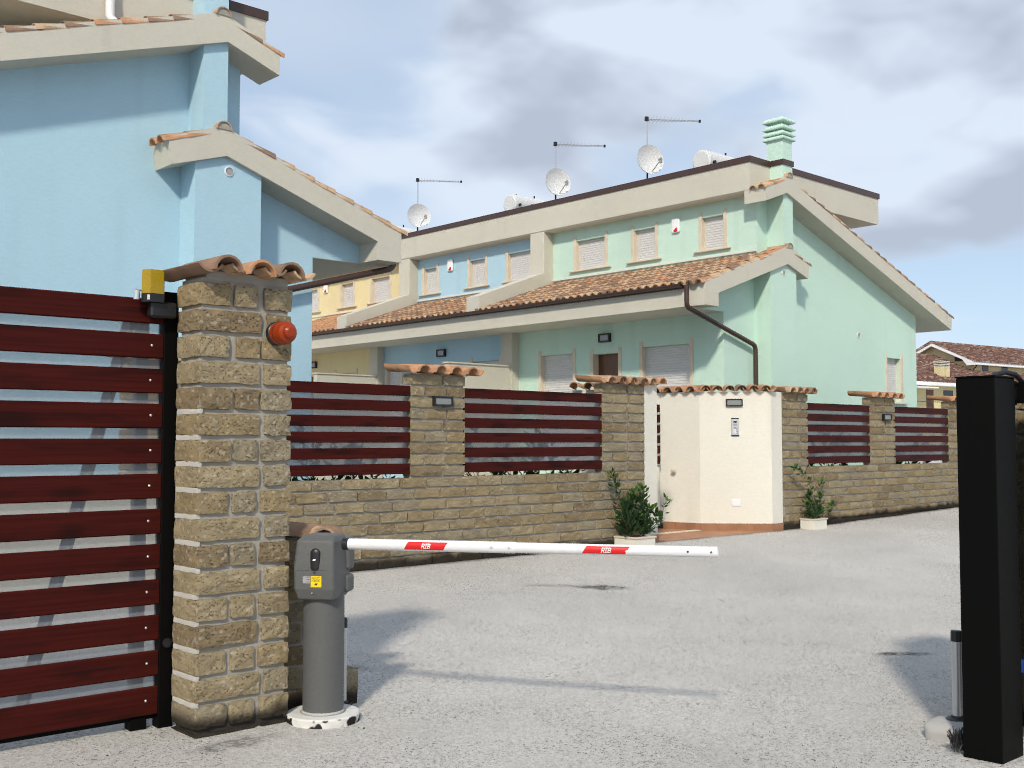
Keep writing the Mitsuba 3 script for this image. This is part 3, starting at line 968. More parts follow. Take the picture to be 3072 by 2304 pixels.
put(ic, 'plate', ib(0, 0.117, 0, 0.022, 0, 0.276, 0.006), 'brushed_steel')
put(ic, 'end_cap', cat(ib(-0.002, 0.119, 0, 0.026, -0.004, 0.012, 0.003), ib(-0.002, 0.119, 0, 0.026, 0.264, 0.28, 0.003)), 'black_plastic')
put(ic, 'camera_window', ib(0.03, 0.088, 0.0, 0.025, 0.203, 0.232, 0.004), 'dark_glass')
put(ic, 'speaker', ib(0.03, 0.088, 0.0, 0.024, 0.155, 0.19, 0.003), 'print_silver')
put(ic, 'display', ib(0.042, 0.078, 0.0, 0.025, 0.112, 0.126), 'dark_glass')
for j in range(3):
    put(ic, 'button', ib(0.03, 0.075, 0.0, 0.027, 0.036+j*0.024, 0.054+j*0.024, 0.002), 'white_plastic')
    put(ic, 'button', ib(0.082, 0.094, 0.0, 0.027, 0.038+j*0.024, 0.050+j*0.024, 0.002), 'black_plastic')
k = thing('cover_plate', 'blank white cover plate low on the ivory entrance wall', 'cover plate')
m = bx(0, 0.142, -0.014, 0.004, 0, 0.112, 0.004)
m.apply_transform(frame([14.361, 10.467, 0.583], [UB[0], UB[1], 0], [-NB[0], -NB[1], 0], [0, 0, 1]))
put(None, k, m, 'white_plastic')

# ---------------------------------------------------------------- planters and shrubs
for (x0, x1, y0, z0, z1, lab) in ((11.08, 11.47, 9.60, 0.10, 0.338, 'square cream planter with the bushy shrub, left of the entrance'), (15.54, 15.92, 9.73, 0.12, 0.362, 'square cream planter with the straggly shrub, right of the entrance')):
    k = thing('planter', lab, 'planter', 'planters beside the entrance')
    put(k, 'box', bx(x0, x1, y0, 9.985, z0, z1-0.02, 0.003), 'plaster_ivory')
    e = 0.014
    rim = Polygon(sbox(x0-e, y0-e, x1+e, 9.985).exterior.coords, [sbox(x0+0.03, y0+0.03, x1-0.03, 9.95).exterior.coords])
    put(k, 'rim', ext(rim, z1-0.02, z1, 'xy'), 'travertine')
    put(k, 'soil', bx(x0+0.028, x1-0.028, y0+0.028, 9.952, z1-0.03, z1-0.008), 'soil')


def leaf_quad(L, w):
    """a pointed, slightly folded leaf along +x"""
    v = np.array([[0, 0, 0], [L*.3, w*.42, .10*w], [L*.3, -w*.42, .10*w], [L*.3, 0, -.05*w], [L*.65, w*.36, .02*w], [L*.65, -w*.36, .02*w], [L*.65, 0, -.16*w], [L, 0, -.35*w]])
    f = np.array([[0, 3, 1], [0, 2, 3], [3, 6, 4], [3, 4, 1], [2, 5, 6], [2, 6, 3], [6, 7, 4], [5, 7, 6]])
    return v, f


def leaves(branches, n, L=0.055, spread=0.05, seed=1, dens=None):
    r = np.random.default_rng(seed)
    vs, fs, at = [], [], 0
    for bi, br in enumerate(branches):
        br = np.array(br, float)
        d = np.linalg.norm(np.diff(br, axis=0), axis=1)
        cum = np.r_[0, np.cumsum(d)]
        for i in range(int(n[bi] if hasattr(n, '__len__') else n)):
            s = r.uniform(0.05, 1.0)**0.8*cum[-1]
            p = np.array([np.interp(s, cum, br[:, k]) for k in range(3)])
            t = np.array([np.interp(min(s+.02, cum[-1]), cum, br[:, k])-np.interp(max(s-.02, 0), cum, br[:, k]) for k in range(3)])
            t /= np.linalg.norm(t)+1e-9
            out = r.normal(size=3)
            out -= t*(out@t)
            out /= np.linalg.norm(out)
            dirn = out*0.9+t*0.55+np.array([0, 0, 0.12])
            dirn /= np.linalg.norm(dirn)
            side = np.cross(dirn, r.normal(size=3)*0.5+np.array([0, 0, 1.0]))
            side /= np.linalg.norm(side)
            up = np.cross(dirn, side)
            ll = L*r.uniform(0.6, 1.25)
            v, f = leaf_quad(ll, ll*0.48)
            o = p+out*spread*r.uniform(0, 1)*(1-0.6*s/cum[-1])
            vs.append(o+v[:, :1]*dirn+v[:, 1:2]*side+v[:, 2:]*up)
            fs.append(f+at)
            at += len(v)
    return trimesh.Trimesh(np.vstack(vs), np.vstack(fs), process=False)


def shrub(name, lab, branches, n, L, spread, seed, fresh=True, group=None):
    k = thing(name, lab, 'shrub' if 'shrub' in name else 'plant', group)
    st_ = [tube(bend(b, 0.02, 3) if len(b) > 2 else b, np.linspace(0.006, 0.0025, len(bend(b, 0.02, 3)) if len(b) > 2 else 2), 5) for b in branches]
    put(k, 'stem', cat(st_), 'twig')
    put(k, 'foliage', leaves(branches, n, L, spread, seed), 'leaf_dark')
    if fresh:
        tips = [np.array([np.array(b[-1])*0.75+np.array(b[-2])*0.25, b[-1]]) for b in branches]
        put(k, 'young_foliage', leaves(tips, 9, L*0.9, spread*0.4, seed+50), 'leaf_fresh', label='fresh light green shoot tips')
    return k


def wig(b, y):
    return [(p[0], y+(0.0 if i == 0 else rng.uniform(-0.08, 0.06)), p[1]) for i, p in enumerate(b)]


BL = [[(11.15, .33), (10.97, .62), (10.92, .86), (10.85, 1.2)], [(11.2, .33), (11.18, .67), (11.2, .95)], [(11.3, .33), (11.36, .68), (11.46, 1.0)], [(11.4, .33), (11.66, .53), (11.6, .72)],
      [(11.42, .33), (11.76, .55), (11.90, .70), (11.99, .80)], [(11.22, .33), (11.06, .60), (11.08, .82)], [(11.28, .33), (11.45, .62), (11.5, .72)], [(11.15, .33), (11.05, .5), (11.0, .6)],
      [(11.3, .33), (11.28, .5), (11.3, .62)], [(11.4, .33), (11.5, .45), (11.58, .5)], [(11.25, .33), (11.22, .55), (11.27, .85)], [(11.36, .33), (11.42, .5), (11.4, .85)]]
shrub('planter_shrub', 'bushy dark green shrub growing from the left planter', [wig(b, 9.78) for b in BL], [80, 100, 84, 66, 24, 80, 74, 66, 76, 60, 84, 76], 0.082, 0.085, 3, group='shrubs in the planters')
BR = [[(15.67, .35), (15.6, .61), (15.55, .84), (15.42, 1.02), (15.13, 1.19)], [(15.73, .35), (15.79, .64), (15.91, .73)], [(15.82, .35), (16.12, .44), (16.27, .57)], [(15.79, .36), (15.90, .66), (15.93, .83), (15.91, .96)],
      [(15.62, .36), (15.5, .5), (15.44, .64)], [(15.7, .35), (15.65, .5), (15.68, .62)], [(15.78, .35), (15.86, .46), (15.98, .5)], [(15.66, .35), (15.6, .42), (15.56, .48)], [(15.72, .35), (15.70, .55), (15.66, .78)]]
shrub('planter_shrub', 'straggly thin shrub growing from the right planter', [wig(b, 9.84) for b in BR], [44, 46, 34, 22, 24, 46, 40, 34, 30], 0.078, 0.06, 9, group='shrubs in the planters')
gi = 0
NTH = ['leftmost', 'second from the left', 'third from the left', 'fourth from the left', 'fifth from the left']
PLANT_LABELS = [f'leafy plant behind the slatted panel {w}, {NTH[i]}' for w, n in (('nearest the near pillar', 4), ('left of the entrance', 5), ('right of the entrance', 3), ('at the far right', 3)) for i in range(n)]
for a, b, n in ((5.9, 7.5, 4), (8.6, 10.7, 5), (16.0, 17.7, 3), (18.9, 20.6, 3)):
    for i in range(n):
        x = a+(b-a)*(i+0.5)/n+rng.uniform(-.1, .1)
        zb = 0.35
        h = rng.uniform(1.25, 1.75)
        bs = [[(x+rng.uniform(-.1, .1), 10.32, zb), (x+rng.uniform(-.2, .2), 10.30, zb+h*0.5), (x+rng.uniform(-.38, .38), 10.26, zb+h*rng.uniform(.7, 1))] for _ in range(5)]
        shrub('garden_plant', PLANT_LABELS[gi], bs, 26, 0.12, 0.05, 100+gi, False, 'garden plants behind the slatted panels')
        gi += 1

# ---------------------------------------------------------------- houses
XG, XU, YG = 17.255, 18.373, 12.714          # ground floor front, upper floor front, gable wall of the green house
YP, YB = 12.332, 12.264                      # face of its pilasters, face of its gable roof edge
SL = 0.344                                   # roof pitch
zl = lambda x: 5.12-SL*(18.78-x)             # underside of the lower roof
zu = lambda x: 6.55-0.3285*(x-18.80)         # underside of the rear slope
TH = 0.345


class House:
    def __init__(self, key, mirror, wall):
        self.key, self.m, self.wall = key, mirror, wall

    def x(self, v):
        return 25.32-v if self.m else v

    def mesh(self, m):
        if self.m:
            m = m.copy()
            v = np.array(m.vertices)
            v[:, 0] = 25.32-v[:, 0]
            m = trimesh.Trimesh(v, np.array(m.faces)[:, ::-1], process=False)
        return m

    def put(self, name, m, bsdf, smooth=False, parent=None, **kw):
        return put(parent or self.key, name, self.mesh(m), bsdf, smooth, **kw)

    def tile(self, o, d, up=(0, 0, 1), shape=None, var=None, parent=None):
        s = -1 if self.m else 1
        tile_at(parent or self.key, [self.x(o[0]), o[1], o[2]], [d[0]*s, d[1], d[2]], [up[0]*s, up[1], up[2]], shape or TILE_LOW, var)

    def window(self, plane, y0, y1, z0, z1, ground=False, door=False):
        """rolling shutter in a stone surround, in a wall that faces -x"""
        k = sub(self.key, 'door' if door else 'window')
        jw = 0.085
        self.put('surround', cat(*[bx(plane-0.018, plane+0.20, a, b, z0, z1+0.10, 0.004) for a, b in ((y0-jw, y0), (y1, y1+jw))], bx(plane+0.10, plane+0.2, y0, y1, z1-0.001, z1+0.03)), 'travertine', parent=k)
        if not door:
            if z0 > 1.5:
                self.put('sill', bx(plane-0.075, plane+0.20, y0-0.19, y1+0.19, z0-0.032, z0, 0.004), 'travertine', parent=k)
            n = int((z1-z0)/0.052)
            pr = []
            for i in range(n):
                z = z1-i*0.052
                pr += [(plane+0.105, z-0.006), (plane+0.095, z-0.012), (plane+0.095, z-0.045), (plane+0.105, z-0.051)]
            pr = [(plane+0.105, z1)]+pr+[(plane+0.105, z0), (plane+0.14, z0), (plane+0.14, z1)]
            self.put('shutter', ext(Polygon(pr), y0, y1, 'xz'), 'shutter_white', parent=k)
        else:
            self.put('leaf', bx(plane+0.16, plane+0.2, y0, y1, z0, z1), 'door_wood', parent=k)
        return k

    def facade(self, y0, y1, upper, lower):
        """front walls with real openings; upper, lower: lists of (y0, y1, z0, z1, door)"""
        def wall(plane, za, zb, wins):
            p = sbox(y0, za, y1, zb)
            for w in wins:
                p = p.difference(sbox(w[0]-0.085, w[2], w[1]+0.085, w[3]))
            ps = getattr(p, 'geoms', [p])
            return cat([ext(q, plane, plane+0.24, 'yz') for q in ps])
        self.put('front_wall', cat(wall(XU, 4.9, 6.56, upper), wall(XG, 0.05, 4.12, lower)), self.wall)
        for w in upper:
            self.window(XU, *w[:4])
        for w in lower:
            self.window(XG, *w[:4], ground=True, door=len(w) > 4)

    def lower_roof(self, y0, y1, cols_from, ncol, solid=False, rows=8, clays=None, tiles=True):
        """porch roof: slab, beam with gutter, soffit and coppi"""
        pr = [(16.44, zl(16.44)+0.05), (18.40, zl(18.40)), (18.40, zl(18.40)+TH-0.03), (16.10, zl(16.10)+TH-0.03), (16.10, 4.085), (16.50, 4.085), (16.50, 4.13), (17.258, 4.13), (17.258, 4.16), (16.55, 4.16)]
        ys = y0+0.284 if y0 < 12.8 else y0
        if y0 < 12.8:
            self.put('beam_face', bx(16.10, 16.138, y0+0.002, ys, 4.088, zl(16.10)+TH-0.04), 'plaster_cream')
            self.put('porch_soffit', bx(16.12, 17.256, y0+0.004, ys, 4.0835, 4.0865), 'plaster_cream')
        self.put('porch_roof', ext(Polygon([(16.10, 4.085), (17.258, 4.085), (17.258, 4.16), (16.56, 4.16), (18.40, zl(18.40)), (18.40, zl(18.40)+TH-0.035), (16.10, zl(16.10)+TH-0.035)]), ys, y1, 'xz'), 'plaster_cream', label='cream beam and underside of the porch roof')
        d = np.array([math.cos(math.atan(SL)), 0, math.sin(math.atan(SL))])
        nz = np.array([-d[2], 0, d[0]])
        o = np.array([15.985, 0, zl(15.985)+TH-0.015])
        if tiles:
            pan = []
            for c in range(1, ncol+1):
                m = coppo(L=2.56, r0=0.09, r1=0.09, t=0.012, seg=5, down=True)
                v = np.array(m.vertices)
                q = o+np.array([0, cols_from+(c-0.5)*0.2, 0])+nz*0.055
                v = q+v[:, :1]*np.array([0, -1, 0])+v[:, 1:2]*d+v[:, 2:]*nz
                pan.append(trimesh.Trimesh(v, m.faces, process=False))
            pm = cat(pan)
            self.put('pan_tiles', pm, (clays or CLAY)[2], 40, kind='stuff')
            cov = []
            for c in range(ncol):
                for r_ in range(rows):
                    q = o+np.array([0, cols_from+c*0.2+rng.uniform(-.008, .008), 0])+d*(0.322*r_+rng.uniform(-.012, .012)+0.0)+nz*-0.018
                    dd = d+nz*-0.045
                    if solid:
                        m = coppo(L=0.42, r0=0.086, r1=0.070, seg=5)
                        v = np.array(m.vertices)
                        v = q+v[:, :1]*np.array([0, -1, 0])+v[:, 1:2]*d+v[:, 2:]*nz
                        cov.append(trimesh.Trimesh(v, m.faces, process=False))
                    else:
                        self.tile(q, dd, nz, var=rng.choices(clays or CLAY, [2, 5, 2])[0])
            if solid:
                self.put('cover_tiles', cat(cov), (clays or CLAY)[0], 40, kind='stuff')
        self.put('flashing', bx(XU-0.035, XU+0.01, y0+0.01, y1, zl(XU)+TH+0.06, zl(XU)+TH+0.10), 'plaster_ivory')
        g = []
        for t in np.linspace(PI, 2*PI, 9):
            g.append((15.985+0.062*math.cos(t), 4.495+0.062*math.sin(t)))
        for t in np.linspace(2*PI, PI, 9):
            g.append((15.985+0.054*math.cos(t), 4.495+0.054*math.sin(t)))
        self.put('gutter', cat(ext(Polygon(g), y0-(0.2 if y0 < 12.5 else 0), y1, 'xz'), bx(16.04, 16.099, y0, y1, 4.42, 4.51)), 'brown_metal', label='dark brown gutter along the porch eave')

    def parapet(self, y0, y1, side=False):
        z0, z1 = 6.53, 7.12
        e = 0.035
        prof = [(18.05+e, z0), (18.05, z0+e), (18.05, z1), (23.04, z1), (23.04, z0+e), (23.04-e, z0)]
        self.put('parapet', ext(Polygon(prof), y0, y1, 'xz'), 'plaster_cream', label='cream parapet of the flat roof')
        m = [bx(18.025, 23.065, y0-(0.025 if side else 0), y1, z1, 7.24)]
        if side:
            m.append(bx(18.725, 19.105, 12.307, y0-0.026, 7.132, 7.238))
        self.put('parapet_flashing', cat(m), 'brown_metal', label='dark brown metal edge on top of the parapet')

    def party(self, y0, w=0.44, pier=True):
        """the fin and sloping wall that part one dwelling from the next"""
        self.put('party_fin', bx(18.06, 18.40, y0, y0+w+0.03, 5.0, 6.545, 0.012), 'plaster_cream')
        zt = lambda x: 4.84+0.358*(x-16.05)
        self.put('party_wall', ext(Polygon([(16.05, 4.50), (18.38, 5.25), (18.38, zt(18.38)), (16.05, zt(16.05))]), y0, y0+w, 'xz'), 'plaster_cream', label='sloping cream wall that parts this roof from the next')
        if pier:
            self.put('pier', bx(17.03, 17.26, y0+0.0, y0+0.36, 0.05, 4.084), 'plaster_cream')
            self.put('privacy_wall', bx(15.2, 17.029, y0+0.04, y0+0.2, 0.05, 3.30), 'plaster_cream')
            self.put('privacy_coping', bx(15.17, 17.028, y0+0.01, y0+0.23, 3.30, 3.33, 0.004), 'travertine')

    def gable(self):
        """the end wall with its two pilasters, roof edges, chimney and downpipe"""
        p = Polygon([(XG, 0.05), (24.83, 0.05), (24.83, zu(24.83)+0.05), (18.80, zu(18.80)+0.05), (XU, 6.42), (XU, zl(XU)+0.1), (16.14, zl(16.14)+0.1), (16.14, 4.087), (XG, 4.087)])
        p = p.difference(sbox(23.432, 2.52, 24.06, 3.52))
        self.put('gable_wall', ext(p, YG, YG+0.28, 'xz'), self.wall)
        k = sub(self.key, 'window')
        self.put('surround', cat(bx(24.06, 24.16, YG-0.018, YG+0.22, 2.50, 3.60, 0.004), bx(23.37, 23.432, YG-0.018, YG+0.22, 2.50, 3.60, 0.004)), 'travertine', parent=k)
        self.put('sill', bx(23.27, 24.27, YG-0.07, YG+0.22, 2.46, 2.50, 0.004), 'travertine', parent=k)
        pr = [(YG+0.125, 3.52)]
        for i in range(19):
            z = 3.52-i*0.052
            pr += [(YG+0.125, z-0.006), (YG+0.115, z-0.012), (YG+0.115, z-0.045), (YG+0.125, z-0.051)]
        pr += [(YG+0.125, 2.5), (YG+0.16, 2.5), (YG+0.16, 3.52)]
        self.put('shutter', ext(Polygon(pr), 23.432, 24.06, 'yz'), 'shutter_white', parent=k)
        self.put('rear_wall', bx(24.60, 24.828, YG+0.28, 18.46, 0.05, 4.45), self.wall)
        # pilasters
        self.put('pilaster', ext(Polygon([(18.267, 0.05), (19.171, 0.05), (19.171, 5.12-0.3*(19.171-18.78)), (18.78, 5.125), (18.267, zl(18.267)+0.005)]), YP, YG, 'xz'), self.wall)
        self.put('upper_pilaster', bx(18.75, 19.08, YP, YG, 4.9, 6.6), self.wall)
        self.put('chimney', bx(18.75, 19.08, YP, YG+0.0, 6.6, 7.665), self.wall)
        ch = sub(self.key, 'chimney_cap')
        cx_, cy_ = 18.915, 12.523
        for z in (7.66, 7.755, 7.875, 8.025):
            w, d_ = 0.225, 0.25
            m = trimesh.convex.convex_hull(np.array([(cx_+sx*w*q, cy_+sy*d_*q, zz) for sx in (-1, 1) for sy in (-1, 1) for q, zz in ((0.97, z-0.012), (1, z), (1, z+0.022), (0.74, z+0.082))]))
            self.put('louvre', m, self.wall, parent=ch)
        self.put('flue', bx(18.80, 19.03, YP+0.06, YG-0.06, 7.70, 8.03), self.wall, parent=ch)
        # roof edges
        low = Polygon([(16.10, 4.085), (16.50, 4.085), (16.50, zl(16.50)), (18.78, 5.12), (19.50, 4.895), (19.55, 5.215), (18.84, zl(18.84)+TH), (16.10, zl(16.10)+TH-0.02)])
        self.put('porch_gable_edge', ext(low, YB, YG-0.002, 'xz'), 'plaster_cream', label='cream edge of the porch roof on the gable side')
        up = Polygon([(18.06, 6.29), (18.79, 6.55), (25.73, zu(25.73)), (25.77, zu(25.77)+TH), (18.86, 6.555+TH), (18.055, 6.60)])
        self.put('gable_edge', ext(up, YB, YG+0.06, 'xz'), 'plaster_cream', label='cream edge of the main roof on the gable side')
        self.put('rear_roof', ext(Polygon([(18.85, zu(18.85)), (25.73, zu(25.73)), (25.77, zu(25.77)+TH), (18.85, zu(18.85)+TH)]), YG+0.06, 18.46, 'xz'), 'plaster_cream')
        # coppi on the gable edges
        d = np.array([-0.95, 0, 0.3285*0.95])
        up_ = (0.31, 0, 0.95)
        for c, y in enumerate((12.335, 12.535, 12.735)):
            for i in range(22):
                x = 25.86-i*0.318+rng.uniform(-.01, .01)
                if x-0.36 < 18.88 or (c == 2 and i > 9):
                    break
                self.tile((x, y, zu(x)+TH-0.024), d+np.array([0, 0, -0.04]), up_, var='clay_brown' if c == 0 and rng.random() < .35 else None)
        self.put('pan_tiles', cat([ext(Polygon([(18.9, zu(18.9)+TH+0.004), (25.8, zu(25.8)+TH+0.004), (25.8, zu(25.8)+TH+0.03), (18.9, zu(18.9)+TH+0.03)]), y-0.06, y+0.06, 'xz') for y in (12.435, 12.635)]), 'clay_brown', kind='stuff')
        for y in (12.36, 12.56):
            q = np.array([15.985, y, zl(15.985)+TH-0.015])+np.array([0.9456, 0, 0.3253])*0.322*8
            self.tile(q-np.array([0, 0, 0.02]), (0.9456, 0, 0.29), (-0.3253, 0, 0.9456))
        dl = np.array([0.945, 0, 0.33])
        for y in (12.335, 12.535):
            for i in range(2):
                x = 18.0+i*0.32
                self.tile((x, y, 6.555+(x-18.055)*0.36), dl, (-0.33, 0, 0.945))
            for i in range(2):
                x = 19.62-i*0.32
                self.tile((x, y, 5.175+(19.55-x)*0.32), (-0.945, 0, 0.30), (0.31, 0, 0.945))
        for c in (0.0,):
            for zz, xx in ((6.865, 18.865), (5.44, 18.835)):
                self.tile((xx, 12.235, zz), (0, 1, 0.02), (0, 0, 1), TILE_BIG, 'clay_tan')
                a_ = np.linspace(0, PI, 12)
                self.put('ridge_mortar', ext(Polygon([(xx+0.092*math.cos(q), zz+0.092*math.sin(q)) for q in a_]), 12.25, 12.70, 'xz'), 'mortar')
        # downpipe, vent grilles
        dp = bend([(15.985, 12.60, 4.46), (15.985, 12.60, 4.06), (18.127, 12.60, 3.478), (18.127, 12.60, 0.1)], 0.11, 7)
        self.put('downpipe', tube(dp, 0.046, 14), 'brown_metal', 40, label='dark brown downpipe running aslant under the porch roof')
        for x, y, z, rr in ((18.72, YP, 4.945, 0.062), (22.212, YG, 3.955, 0.068)):
            v_ = sub(self.key, 'vent')
            self.put('ring', lathe([[rr*0.82, 0], [rr, 0], [rr, 0.012], [rr*0.82, 0.016]], 28, (x, y, z), (0, -1, 0)), 'white_plastic', 35, parent=v_)
            self.put('grille', lathe([[0, 0], [rr*0.82, 0], [rr*0.82, 0.004], [0, 0.004]], 28, (x, y, z), (0, -1, 0)), 'print_silver', parent=v_)


GWIN_U = [(16.795, 17.69, 5.555, 6.25), (15.325, 15.925, 5.555, 6.25), (13.515, 14.06, 5.555, 6.25)]
GWIN_L = [(16.725, 17.72, 1.0, 3.52), (15.41, 16.12, 1.0, 3.46, 1), (13.532, 14.742, 1.0, 3.53)]
k = thing('green_house', 'pale green end house of the terrace with a tall chimney and a sloping gable roof', 'house')
H1 = House(k, False, 'plaster_green')
H1.gable()
H1.facade(YG+0.28, 18.46, GWIN_U, GWIN_L)
H1.lower_roof(YG-0.002+0.0, 18.46, 12.34, 31)
H1.parapet(12.64, 18.46, True)

k = thing('pale_blue_terraced_house', 'pale blue middle house of the terrace, between the green and the yellow one', 'house')
H2 = House(k, False, 'plaster_blue')
H2.facade(18.46, 23.67, [(19.15, 20.04, 5.555, 6.25), (20.905, 21.51, 5.555, 6.25), (22.865, 23.40, 5.555, 6.25)], [(19.12, 20.08, 1.0, 3.51), (21.0, 21.75, 1.0, 3.46, 1), (22.95, 23.55, 1.0, 3.50)])
H2.lower_roof(18.46, 23.67, 19.02, 23)
H2.parapet(18.46, 23.67)
H2.party(18.46)
k = thing('yellow_terraced_house', 'cream yellow house of the terrace, glimpsed behind the blue house', 'house')
H3 = House(k, False, 'plaster_yellow')
H3.facade(23.67, 31.0, [(24.965, 25.83, 5.555, 6.25), (26.755, 27.36, 5.555, 6.25), (28.65, 29.2, 5.555, 6.25)], [(24.98, 25.93, 1.0, 3.49), (26.7, 27.4, 1.0, 3.46, 1), (28.6, 29.3, 1.0, 3.5)])
H3.lower_roof(23.67, 31.0, 24.2, 20, solid=True, clays=['clay_orange', 'clay_orange', 'clay_tan'])
H3.parapet(23.67, 31.0)
H3.party(23.67)

k = thing('blue_house', 'big sky blue house with a stepped gable roof behind the sliding gate', 'house')
H4 = House(k, True, 'plaster_blue')
H4.gable()
H4.facade(YG+0.28, 18.46, GWIN_U, GWIN_L)
H4.lower_roof(YG-0.002, 18.46, 12.34, 3)
H4.parapet(12.64, 18.46, True)
H4.put('roof_drain', cat(tube([(20.16, 12.56, 7.12), (20.16, 12.56, 6.60), (20.12, 12.50, 6.50)], 0.052, 16), tube([(20.16, 12.56, 6.80), (20.16, 12.56, 6.86)], 0.058, 16)), 'white_plastic', 40, label='white drainpipe on the parapet side')

# things fixed to the houses
for y, z, lab in ((14.734, 6.19, 'white alarm siren with a red lens on the green house front'), (22.263, 6.225, 'white alarm siren with a red lens on the blue terraced house front'), (28.17, 6.23, 'white alarm siren with a red lens on the yellow house front')):
    k = thing('alarm_siren', lab, 'alarm siren', 'alarm sirens on the terrace')
    m = hull([(XU-0.03, y+a, z+b) for a in (-0.075, 0.075) for b in (-0.13, 0.13)], 0.03, 12)
    put(k, 'case', m, 'white_enamel', 40)
    put(k, 'lens', hull([(XU-0.055, y-0.045, z-0.12), (XU-0.055, y-0.045, z-0.07), (XU-0.055, y+0.02, z-0.12)], 0.022, 10), 'red_vinyl', 40)
for y, lab in ((15.765, 'small black rimmed lamp above the green house door'), (21.245, 'small black rimmed lamp on the blue terraced house front under the porch roof'), (27.05, 'small black rimmed lamp on the yellow house front under the porch roof')):
    bulkhead('porch_lamp', lab, 'lamps under the porch roof', (XG-0.004, y+0.155, 3.695), (0, -1), 0.31, 0.185, 0.07, 'lamp_glass_dim')
bulkhead('porch_lamp', 'small black lamp on the cream privacy wall between green and blue house', 'lamps under the porch roof', (15.42, 18.496, 3.10), (1, 0), 0.25, 0.11, 0.06, 'lamp_glass_dim')


def antenna(y, zt, lab1, lab2):
    x = 18.6
    k = thing('tv_antenna', lab1, 'antenna', 'antennas on the flat roof')
    put(k, 'mast', tube([(x, y, 7.15), (x, y, zt)], 0.016, 8), 'brushed_steel', 40)
    d = np.array([0.80, -0.60, 0.0]); d /= np.linalg.norm(d)
    p = np.array([x, y, zt-0.05])
    e = np.cross(d, [0, 0, 1])
    put(k, 'boom', cat(tube([p-d*0.06, p+d*1.22], 0.010, 6), tube([p-d*0.06-[0, 0, .03], p+d*1.22-[0, 0, .02]], 0.007, 6)), 'brushed_steel', 40)
    el = [tube([p+d*(0.1+0.085*i)-e*(0.30-0.018*i), p+d*(0.1+0.085*i)+e*(0.30-0.018*i)], 0.003, 4) for i in range(13)]
    put(k, 'element', cat(el), 'brushed_steel', kind='stuff')
    put(k, 'bracket', bx(x-0.04, x+0.03, y-0.03, y+0.03, zt-0.09, zt+0.005), 'black_plastic')
    put(k, 'end_cap', bx(p[0]+d[0]*1.2-.02, p[0]+d[0]*1.2+.02, p[1]+d[1]*1.2-.02, p[1]+d[1]*1.2+.02, zt-0.09, zt-0.03), 'black_plastic')
    k = thing('satellite_dish', lab2, 'satellite dish', 'dishes on the flat roof')
    ax = np.array([-0.33, -0.93, 0.10]); ax = ax/np.linalg.norm(ax)
    c = np.array([x-0.03, y-0.05, 7.80])
    R_ = 0.335
    prof = [[rr, 0.11*(rr/R_)**2] for rr in np.linspace(0, R_, 9)]+[[rr, 0.11*(rr/R_)**2-0.018] for rr in np.linspace(R_, 0, 9)]
    ds = lathe(prof, 36, (0, 0, 0), ax)
    ds.apply_translation(c)
    put(k, 'reflector', ds, 'matt_white', 40)
    f_ = c+ax*0.42+np.array([0.10, 0, -0.10])
    put(k, 'feed_arm', tube([c+np.array([0.02, 0, -0.31])+ax*0.08, f_], 0.011, 6), 'brushed_steel', 40)
    put(k, 'receiver', cat(tube([f_-ax*0.06+[0, 0, .02], f_+ax*0.03+[0, 0, .02]], 0.03, 12), bx(f_[0]-.02, f_[0]+.02, f_[1]-.03, f_[1]+.03, f_[2]-0.07, f_[2]+0.02)), 'print_silver', 40)
    put(k, 'bracket', tube([c-ax*0.03, (x, y, 7.55), (x, y, 7.2)], 0.02, 6), 'black_plastic')


antenna(15.73, 8.80, 'tv antenna on the roof nearest the chimney', 'white satellite dish on the roof nearest the chimney')
antenna(18.60, 8.81, 'tv antenna in the middle of the flat roof', 'white satellite dish in the middle of the flat roof')
antenna(24.0, 8.88, 'tv antenna at the far left end of the flat roof', 'white satellite dish at the far left end of the flat roof')
for y, x0, z, lab in ((14.60, 19.05, 7.68, 'white solar water tank beside the chimney'), (20.80, 19.1, 7.74, 'white solar water tank in the middle of the flat roof'), (26.5, 19.1, 7.8, 'white solar water tank at the far end of the roof')):
    k = thing('water_tank', lab, 'water tank', 'solar tanks on the flat roof')
    r_ = 0.255
    put(k, 'drum', lathe([[0, 0], [r_*0.8, 0], [r_*0.83, 0.015], [r_*0.96, 0.03], [r_, 0.06], [r_, 1.62], [r_*0.94, 1.66], [0, 1.67]], 40, (x0, y, z), (1, 0.0, 0)), 'matt_white', 35)
    put(k, 'cradle', cat(bx(x0+0.16, x0+0.2, y-0.29, y+0.22, z-0.22, z-0.12), bx(x0+0.16, x0+0.22, y-0.26, y-0.22, 7.0, z-0.12), bx(x0+0.2, x0+1.5, y-0.285, y-0.255, z-0.16, z-0.13)), 'print_silver')
    put(k, 'valve', cat(tube([(x0+0.13, y-0.24, z-0.05), (x0+0.13, y-0.30, z-0.05)], 0.035, 8), tube([(x0+0.9, y, z+0.25), (x0+0.9, y, z+0.33)], 0.02, 8), tube([(x0+0.25, y, z+0.25), (x0+0.25, y, z+0.28)], 0.02, 8)), 'black_plastic')
    tri = [(x0+0.55, z+0.03), (x0+0.69, z+0.03), (x0+0.62, z-0.06)]
    o = Polygon(tri, [Polygon(tri).buffer(-0.018).exterior.coords])
    put(k, 'emblem', ext(o, y-r_-0.004, y-r_+0.03, 'xz'), 'print_dark', label='small dark triangle emblem')

